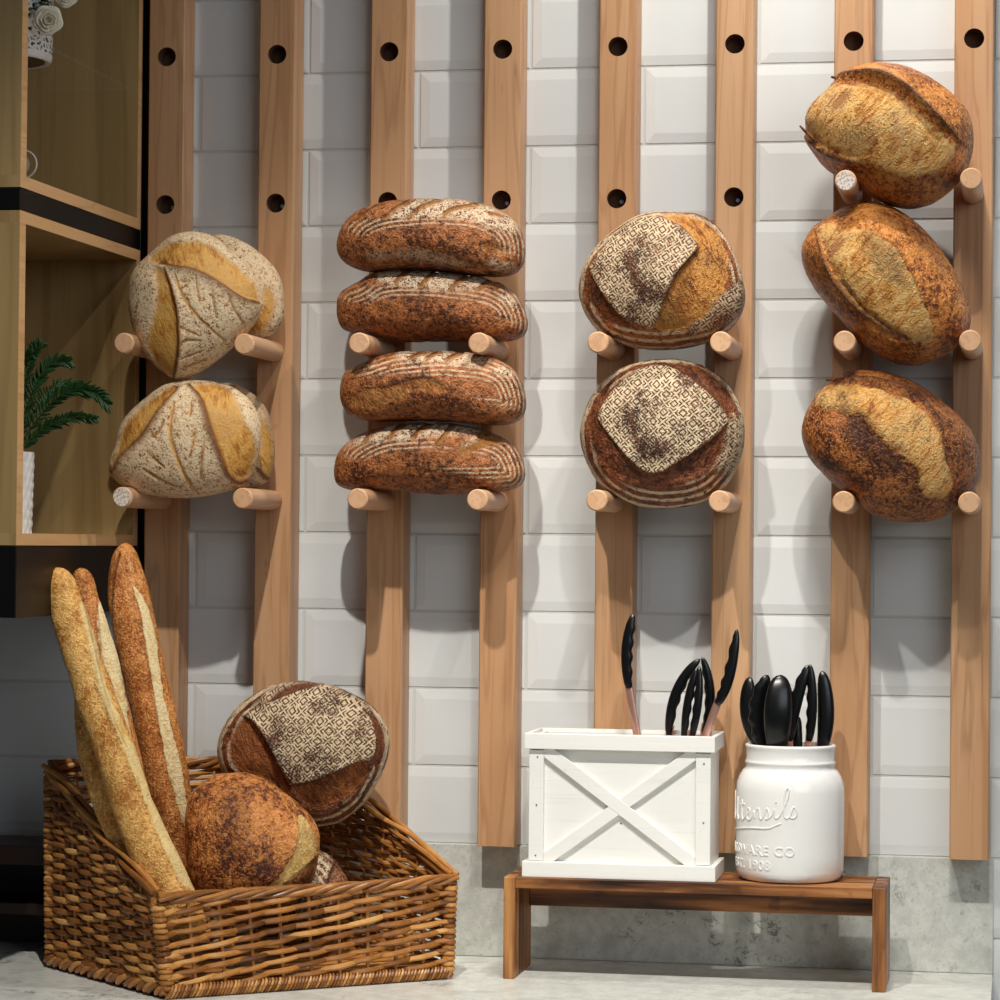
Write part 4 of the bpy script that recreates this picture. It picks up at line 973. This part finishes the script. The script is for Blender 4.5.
def flap(K, pts, Yd, w, name, parent, mat):
    """the free tip of an ear standing proud of the crust"""
    p = [Vector(at(x, y, Yd)) for x, y in smoothpts(K(*pts), 2)]; k = len(p); m = MB()
    m.tube(p, [w*(.25+.75*i/(k-1)) for i in range(k)], 8, True, 1.6)
    o = m.build(name, mat, None, True, tuple(p[-1])); 
    o.parent = parent; o.location = p[-1]-Vector(parent.location); return o
ed = crust('charred_ear_crust', c(140, 82, 38), c(110, 58, 28), c(60, 30, 16), c(230, 210, 180), c(150, 86, 36), c(190, 124, 58), c(214, 160, 90), c(50, 24, 14), speck=.5)
flap(K, [(90,390),(120,420),(165,462),(215,495),(265,522)], -.150, .0042, 'ear', L, ed)
flap(K, [(232,168),(270,175),(320,168),(380,160)], -.135, .0042, 'ear', L, ed)
K = crop(780, 190, .22)
o = K((100,300),(105,250),(130,200),(180,150),(240,105),(310,70),(400,52),(480,65),(560,105),(640,170),(710,250),(770,330),(820,410),(850,490),(862,570),(855,640),(810,700),(740,755),(660,790),(590,798),(510,780),(430,740),(350,670),(290,600),(230,530),(170,450),(125,380))
fe = [('reg', 'open', K((178,155),(240,155),(290,195),(360,180),(430,200),(500,250),(560,330),(620,430),(650,510),(710,650),(680,695),(620,690),(540,650),(450,600),(380,550),(320,490),(270,400),(220,300),(185,220)), 7, .95, .002, ()),
      ('reg', 'dark', K((370,190),(450,215),(520,270),(560,340),(600,430),(540,420),(460,370),(400,290)), 9, .5, .003, ()),
      ('reg', 'dark', K((300,420),(380,540),(480,610),(600,680),(560,690),(440,630),(340,560),(260,430)), 4, .25, -.004, ()),
      ('ear', K((160,180),(190,262),(232,372),(290,462),(380,562),(470,625),(560,675),(648,712)), 1, 8, .008),
      ('line', 'dark', K((160,180),(188,262),(230,372),(288,462),(380,562),(470,622),(560,672),(648,710)), 1.8, .9, 0),
      ('ear', K((365,185),(440,215),(510,262),(560,332),(610,422),(645,510)), 1, 5, .004),
      ('line', 'dark', K((365,185),(440,213),(510,260),(560,330),(610,420),(645,510)), 1.2, .65, 0),
      ('reg', 'dark', K((430,70),(520,90),(640,190),(760,340),(740,400),(650,290),(540,180),(430,120)), 8, .45, 0, ()), ('reg', 'dark', K((110,250),(170,260),(220,400),(330,560),(420,660),(340,650),(220,500),(130,380)), 9, .3, 0, ())]
L = loaf('oval_loaf', o, -.112, .084, .064, fe, OVAL, None, 32, 2.2, .002)
tag(L, 'middle golden oval loaf, tilted steeply with a long diagonal cut', 'bread', GO)
K = crop(780, 340, .22)
o = K((95,440),(100,370),(130,300),(180,235),(222,200),(270,160),(360,147),(470,149),(560,172),(650,218),(740,273),(820,338),(870,408),(905,490),(915,560),(900,640),(860,710),(790,775),(700,815),(600,828),(500,820),(420,790),(340,720),(250,660),(180,600),(130,540))
fe = [('reg', 'open', K((225,205),(320,205),(430,225),(540,270),(640,310),(705,385),(745,470),(745,540),(780,610),(775,700),(700,720),(640,695),(640,600),(560,520),(450,440),(400,380),(380,330),(270,330),(180,310),(165,250)), 7, 1, .003, ()),
      ('reg', 'dark', K((270,335),(400,325),(450,440),(600,560),(640,700),(540,650),(400,560),(330,480),(275,420)), 10, .55, 0, ()),
      ('ear', K((212,182),(290,187),(400,192),(520,222),(600,252),(660,302),(720,372),(748,440)), -1, 8, .009),
      ('line', 'dark', K((212,180),(290,185),(400,190),(520,220),(600,250),(660,300),(720,370),(745,440),(742,500),(775,590),(785,625)), 1.5, .85, 0),
      ('reg', 'dark', K((700,320),(800,370),(890,500),(890,620),(830,700),(790,620),(750,520),(750,430)), 8, .35, 0, ()), ('line', 'dark', K((380,540),(430,540),(460,510)), .9, .7, 0)]
L = loaf('oval_loaf', o, -.112, .084, .064, fe, OVALD, None, 33, 2.2, .002)
tag(L, 'lowest golden oval loaf, darkest blistered crust, above the white jar', 'bread', GO)
flap(K, [(210,182),(250,182),(300,178),(360,172)], -.140, .0040, 'ear', L, ed)

# ------------------------------------------------------------------ loaves and baguettes in the basket
K = crop(180, 650, .28)
o = K((140,370),(145,310),(180,240),(240,170),(320,125),(420,105),(520,120),(610,155),(680,195),(730,255),(747,330),(735,400),(700,480),(660,550),(600,600),(540,630),(470,640),(400,610),(330,560),(260,520),(190,470),(150,430))
fe = [('ringmask', 0, 12, .9, None), ('reg', 'stripe', K((470,600),(560,570),(640,500),(700,400),(745,330),(720,450),(640,580),(520,640)), 3, .9, 0, ()),
      ('reg', 'stencil', K((235,225),(330,120),(430,105),(520,120),(640,170),(700,240),(690,300),(600,200),(450,150),(330,170)), 3, .9, 0, ('stripe',)),
      ('reg', 'open', K((172,300),(225,235),(260,255),(300,330),(350,420),(392,505),(370,515),(280,455),(200,435),(168,380)), 2.5, .9, -.004, ('stripe', 'stencil')),
      ('reg', 'open', K((408,482),(520,450),(620,400),(675,395),(672,450),(620,510),(540,560),(460,568),(420,530)), 2.5, .9, -.004, ('stripe', 'stencil')),
      ('reg', 'dark', K((305,192),(340,138),(430,106),(515,120),(430,140),(345,178)), 2, .35, -.003, ('stripe', 'stencil')),
      ('reg', 'dark', K((668,215),(722,260),(738,330),(715,425),(690,430),(702,330),(690,265)), 2, .3, -.003, ('stripe', 'stencil')),
      ('reg', 'stencil', K((222,240),(300,190),(400,148),(480,130),(560,150),(640,200),(690,262),(702,330),(685,392),(620,400),(540,442),(440,480),(400,474),(350,395),(310,315),(265,262)), 1.5, 1, .0015, ('stripe', 'open', 'dark')),
      ('ear', K((235,238),(275,262),(315,320),(352,400),(392,480)), -1, 6, .006), ('line', 'dark', K((225,238),(270,258),(312,318),(350,400),(395,500)), 1.4, .85, 0),
      ('ear', K((400,480),(440,482),(540,444),(620,402),(680,394)), -1, 5, .005), ('line', 'dark', K((408,484),(440,483),(540,445),(620,403),(675,396)), 1.1, .8, 0)]
L = loaf('round_loaf', o, -.150, .070, .062, fe, STEN, None, 41, 2.2, .0018, tilt=(0, -.05))
tag(L, 'stencilled round loaf leaning in the back of the wicker basket', 'bread', GS)
o = K((25,640),(30,560),(60,490),(110,455),(180,435),(250,440),(310,465),(370,510),(420,550),(460,590),(485,640),(490,690),(483,760),(465,840),(420,900),(340,940),(220,950),(110,920),(50,850),(30,740))
fe = [('reg', 'open', K((425,570),(470,630),(492,690),(480,730),(440,785),(340,868),(290,875),(365,805),(405,725),(420,650)), 4, 1, -.002, ()),
      ('reg', 'dark', K((495,720),(470,890),(330,885),(350,868),(430,800)), 3, .5, 0, ()), ('line', 'dark', K((485,735),(430,790),(345,865)), 1.3, .85, .001),
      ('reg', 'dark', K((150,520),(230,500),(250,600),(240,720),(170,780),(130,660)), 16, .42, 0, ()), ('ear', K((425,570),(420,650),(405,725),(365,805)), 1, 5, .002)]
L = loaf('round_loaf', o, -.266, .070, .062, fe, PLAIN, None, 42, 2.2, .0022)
tag(L, 'plain mottled round loaf in front of the wicker basket, torn pale at right', 'bread')
o = [(292, 862), (306, 850), (318, 849), (330, 856), (340, 868), (348, 882), (352, 900), (346, 922), (326, 936), (300, 938), (280, 925), (272, 900), (278, 878)]
fe = [('reg', 'flour', [(300, 852), (318, 848), (334, 858), (328, 876), (318, 892), (305, 892)], 3, 1, 0, ()), ('reg', 'stripe', [(310, 850), (334, 858), (326, 892), (308, 892)], 3, .8, 0, ()), ('line', 'dark', [(336, 860), (330, 874), (324, 892)], 1.8, .9, 0), ('reg', 'open', [(338, 866), (350, 880), (352, 895), (328, 895)], 3, .4, 0, ())]
L = loaf('round_loaf', o, -.165, .040, .036, fe, STEN, {'flour': .2}, 43, 2.2, .0018, segs=160, rf=60)
tag(L, 'small floured loaf deep in the basket, peeking out beside the mottled loaf', 'bread')

GG = 'baguettes standing in the basket'
b1 = [(56, 568, -.345, .0165), (63, 598, -.346, .0195), (74, 632, -.347, .021), (93, 690, -.345, .0225), (112, 745, -.350, .0235), (130, 800, -.352, .0245), (153, 855, -.352, .0255), (172, 895, -.350, .0255), (186, 925, -.348, .023), (194, 946, -.346, .018)]
fe = [('reg', 'open', [(78, 590), (88, 615), (97, 640), (100, 668), (112, 700), (122, 725), (134, 750), (147, 775), (160, 808), (172, 835), (184, 860), (198, 892), (190, 893), (172, 868), (158, 838), (147, 808), (130, 770), (118, 738), (104, 705), (96, 680), (90, 650), (82, 620)], 4.5, 1, .0012, ()),
      ('line', 'dark', [(80, 596), (86, 618), (92, 640), (97, 662), (103, 690), (112, 718), (126, 748)], .8, .55, 0), ('ear', [(82, 620), (92, 650), (98, 680), (118, 735), (130, 768), (147, 806), (158, 838), (172, 868)], 1, 4, .003)]
L = baguette('baguette', b1, fe, BAGU, None, 51); tag(L, 'foremost pale baguette lying over the left front corner of the basket', 'baguette', GG)
b2 = [(81, 569, -.277, .0115), (85, 595, -.278, .0145), (92, 628, -.279, .0170), (101, 662, -.280, .0185), (110, 700, -.281, .0190), (121, 745, -.281, .0190), (134, 795, -.280, .0190), (146, 840, -.278, .0185), (156, 880, -.276, .017), (166, 915, -.274, .013)]
fe = [('reg', 'open', [(100, 598), (108, 603), (115, 618), (117, 650), (121, 680), (124, 700), (130, 740), (140, 770), (128, 760), (118, 725), (110, 690), (102, 660), (97, 635), (98, 612)], 4, 1, .003, ()), ('line', 'dark', [(97, 602), (98, 625), (101, 650)], .9, .5, 0)]
L = baguette('baguette', b2, fe, BAGUD, None, 52); tag(L, 'middle baguette between two others, porous pale crumb bulging at its right', 'baguette', GG)
b3 = [(126, 543, -.215, .0115), (125, 562, -.217, .0190), (128, 595, -.220, .0262), (135, 632, -.225, .0265), (144, 672, -.230, .0265), (154, 715, -.230, .0272), (162, 755, -.226, .0270), (170, 800, -.220, .0258), (178, 845, -.212, .0245), (186, 885, -.205, .021), (190, 905, -.202, .016)]
fe = [('reg', 'open', [(131, 583), (140, 592), (147, 606), (153, 625), (158, 650), (163, 690), (170, 720), (178, 755), (185, 790), (190, 830), (184, 830), (176, 800), (166, 765), (161, 735), (155, 700), (148, 660), (143, 630), (138, 605)], 1.6, 1, .001, ()),
      ('reg', 'open', [(124, 556), (129, 549), (137, 568), (133, 576), (124, 570)], 4, .42, .001, ()),
      ('line', 'dark', [(119, 553), (114, 570), (111, 595), (111, 620)], 2.0, .85, -.006), ('ear', [(119, 553), (114, 570), (111, 595), (111, 620)], -1, 5, .003),
      ('line', 'dark', [(131, 583), (138, 606), (143, 631), (148, 660), (155, 700), (161, 735)], .7, .5, 0), ('ear', [(131, 583), (138, 606), (143, 631), (148, 660), (155, 700), (161, 735), (170, 775)], 1, 5, .002)]
L = baguette('baguette', b3, fe, BAGUD, None, 53); tag(L, 'tallest brown baguette with one long pale slash, at right of the group', 'baguette', GG)
b4 = [(84, 655, -.300, .010), (86, 680, -.305, .0155), (90, 720, -.309, .0185), (97, 757, -.312, .0200), (107, 790, -.314, .0205), (120, 825, -.316, .0205), (136, 865, -.316, .0200), (150, 900, -.314, .018), (158, 922, -.312, .013)]
fe = [('line', 'dark', [(98, 690), (104, 740), (116, 790), (130, 840)], 2.0, .5, -.002), ('reg', 'dark', [(108, 770), (120, 800), (132, 850), (124, 845), (112, 810)], 3, .4, 0, ())]
L = baguette('baguette', b4, fe, BAGU, None, 54); tag(L, 'mostly hidden pale baguette under the foremost one, by the basket left side', 'baguette', GG)

# ------------------------------------------------------------------ light: the shop's spot lamps, daylight from the front and an added soft fill
def spot(name, loc, to, W, angle, blend, size, col):
    l = bpy.data.lights.new(name, 'SPOT'); l.energy = W; l.spot_size = math.radians(angle); l.spot_blend = blend; l.shadow_soft_size = size; l.color = col
    o = bpy.data.objects.new(name, l); COL.objects.link(o); o.location = loc
    o.rotation_euler = (Vector(to)-Vector(loc)).to_track_quat('-Z', 'Y').to_euler(); return o
WARM = (1, .965, .90)
LW = dict(A=33, B=152, C=70, D=29, E=.08, G=72)
spot('track_lamp', (.390, -.380, 1.85), (.390, -.12, .2), LW['A'], 125, 1.0, .012, WARM)
spot('track_lamp', (.04, -1.50, 2.15), (-.06, -.25, .20), LW['B'], 42, 1.0, .02, WARM)
spot('track_lamp', (.60, -1.50, 2.15), (.48, -.10, .16), LW['C'], 38, 1.0, .02, WARM)
w = bpy.data.lights.new('window_light', 'AREA'); w.shape = 'RECTANGLE'; w.size = 2.2; w.size_y = 1.6; w.energy = LW['D']; w.color = (.86, .93, 1)
wo_ = bpy.data.objects.new('window_light', w); COL.objects.link(wo_); wo_.location = (2.3, -3.4, 1.5); wo_.rotation_euler = (Vector((.3, 0, .5))-Vector((2.3, -3.4, 1.5))).to_track_quat('-Z', 'Y').to_euler()
spot('soft_fill', (.44, -1.45, 2.25), (.62, -.05, .80), LW['G'], 58, 1.0, .16, (1, .97, .92))  # soft fill spot added to lift the ambient level at upper right
W = bpy.data.worlds.new('world'); SC.world = W; W.use_nodes = True
W.node_tree.nodes['Background'].inputs[0].default_value = (.80, .88, 1, 1); W.node_tree.nodes['Background'].inputs[1].default_value = LW['E']
SC.view_settings.view_transform = 'Standard'; SC.view_settings.look = 'None'; SC.view_settings.gamma = 1; SC.view_settings.exposure = 0
SC.view_settings.use_curve_mapping = False
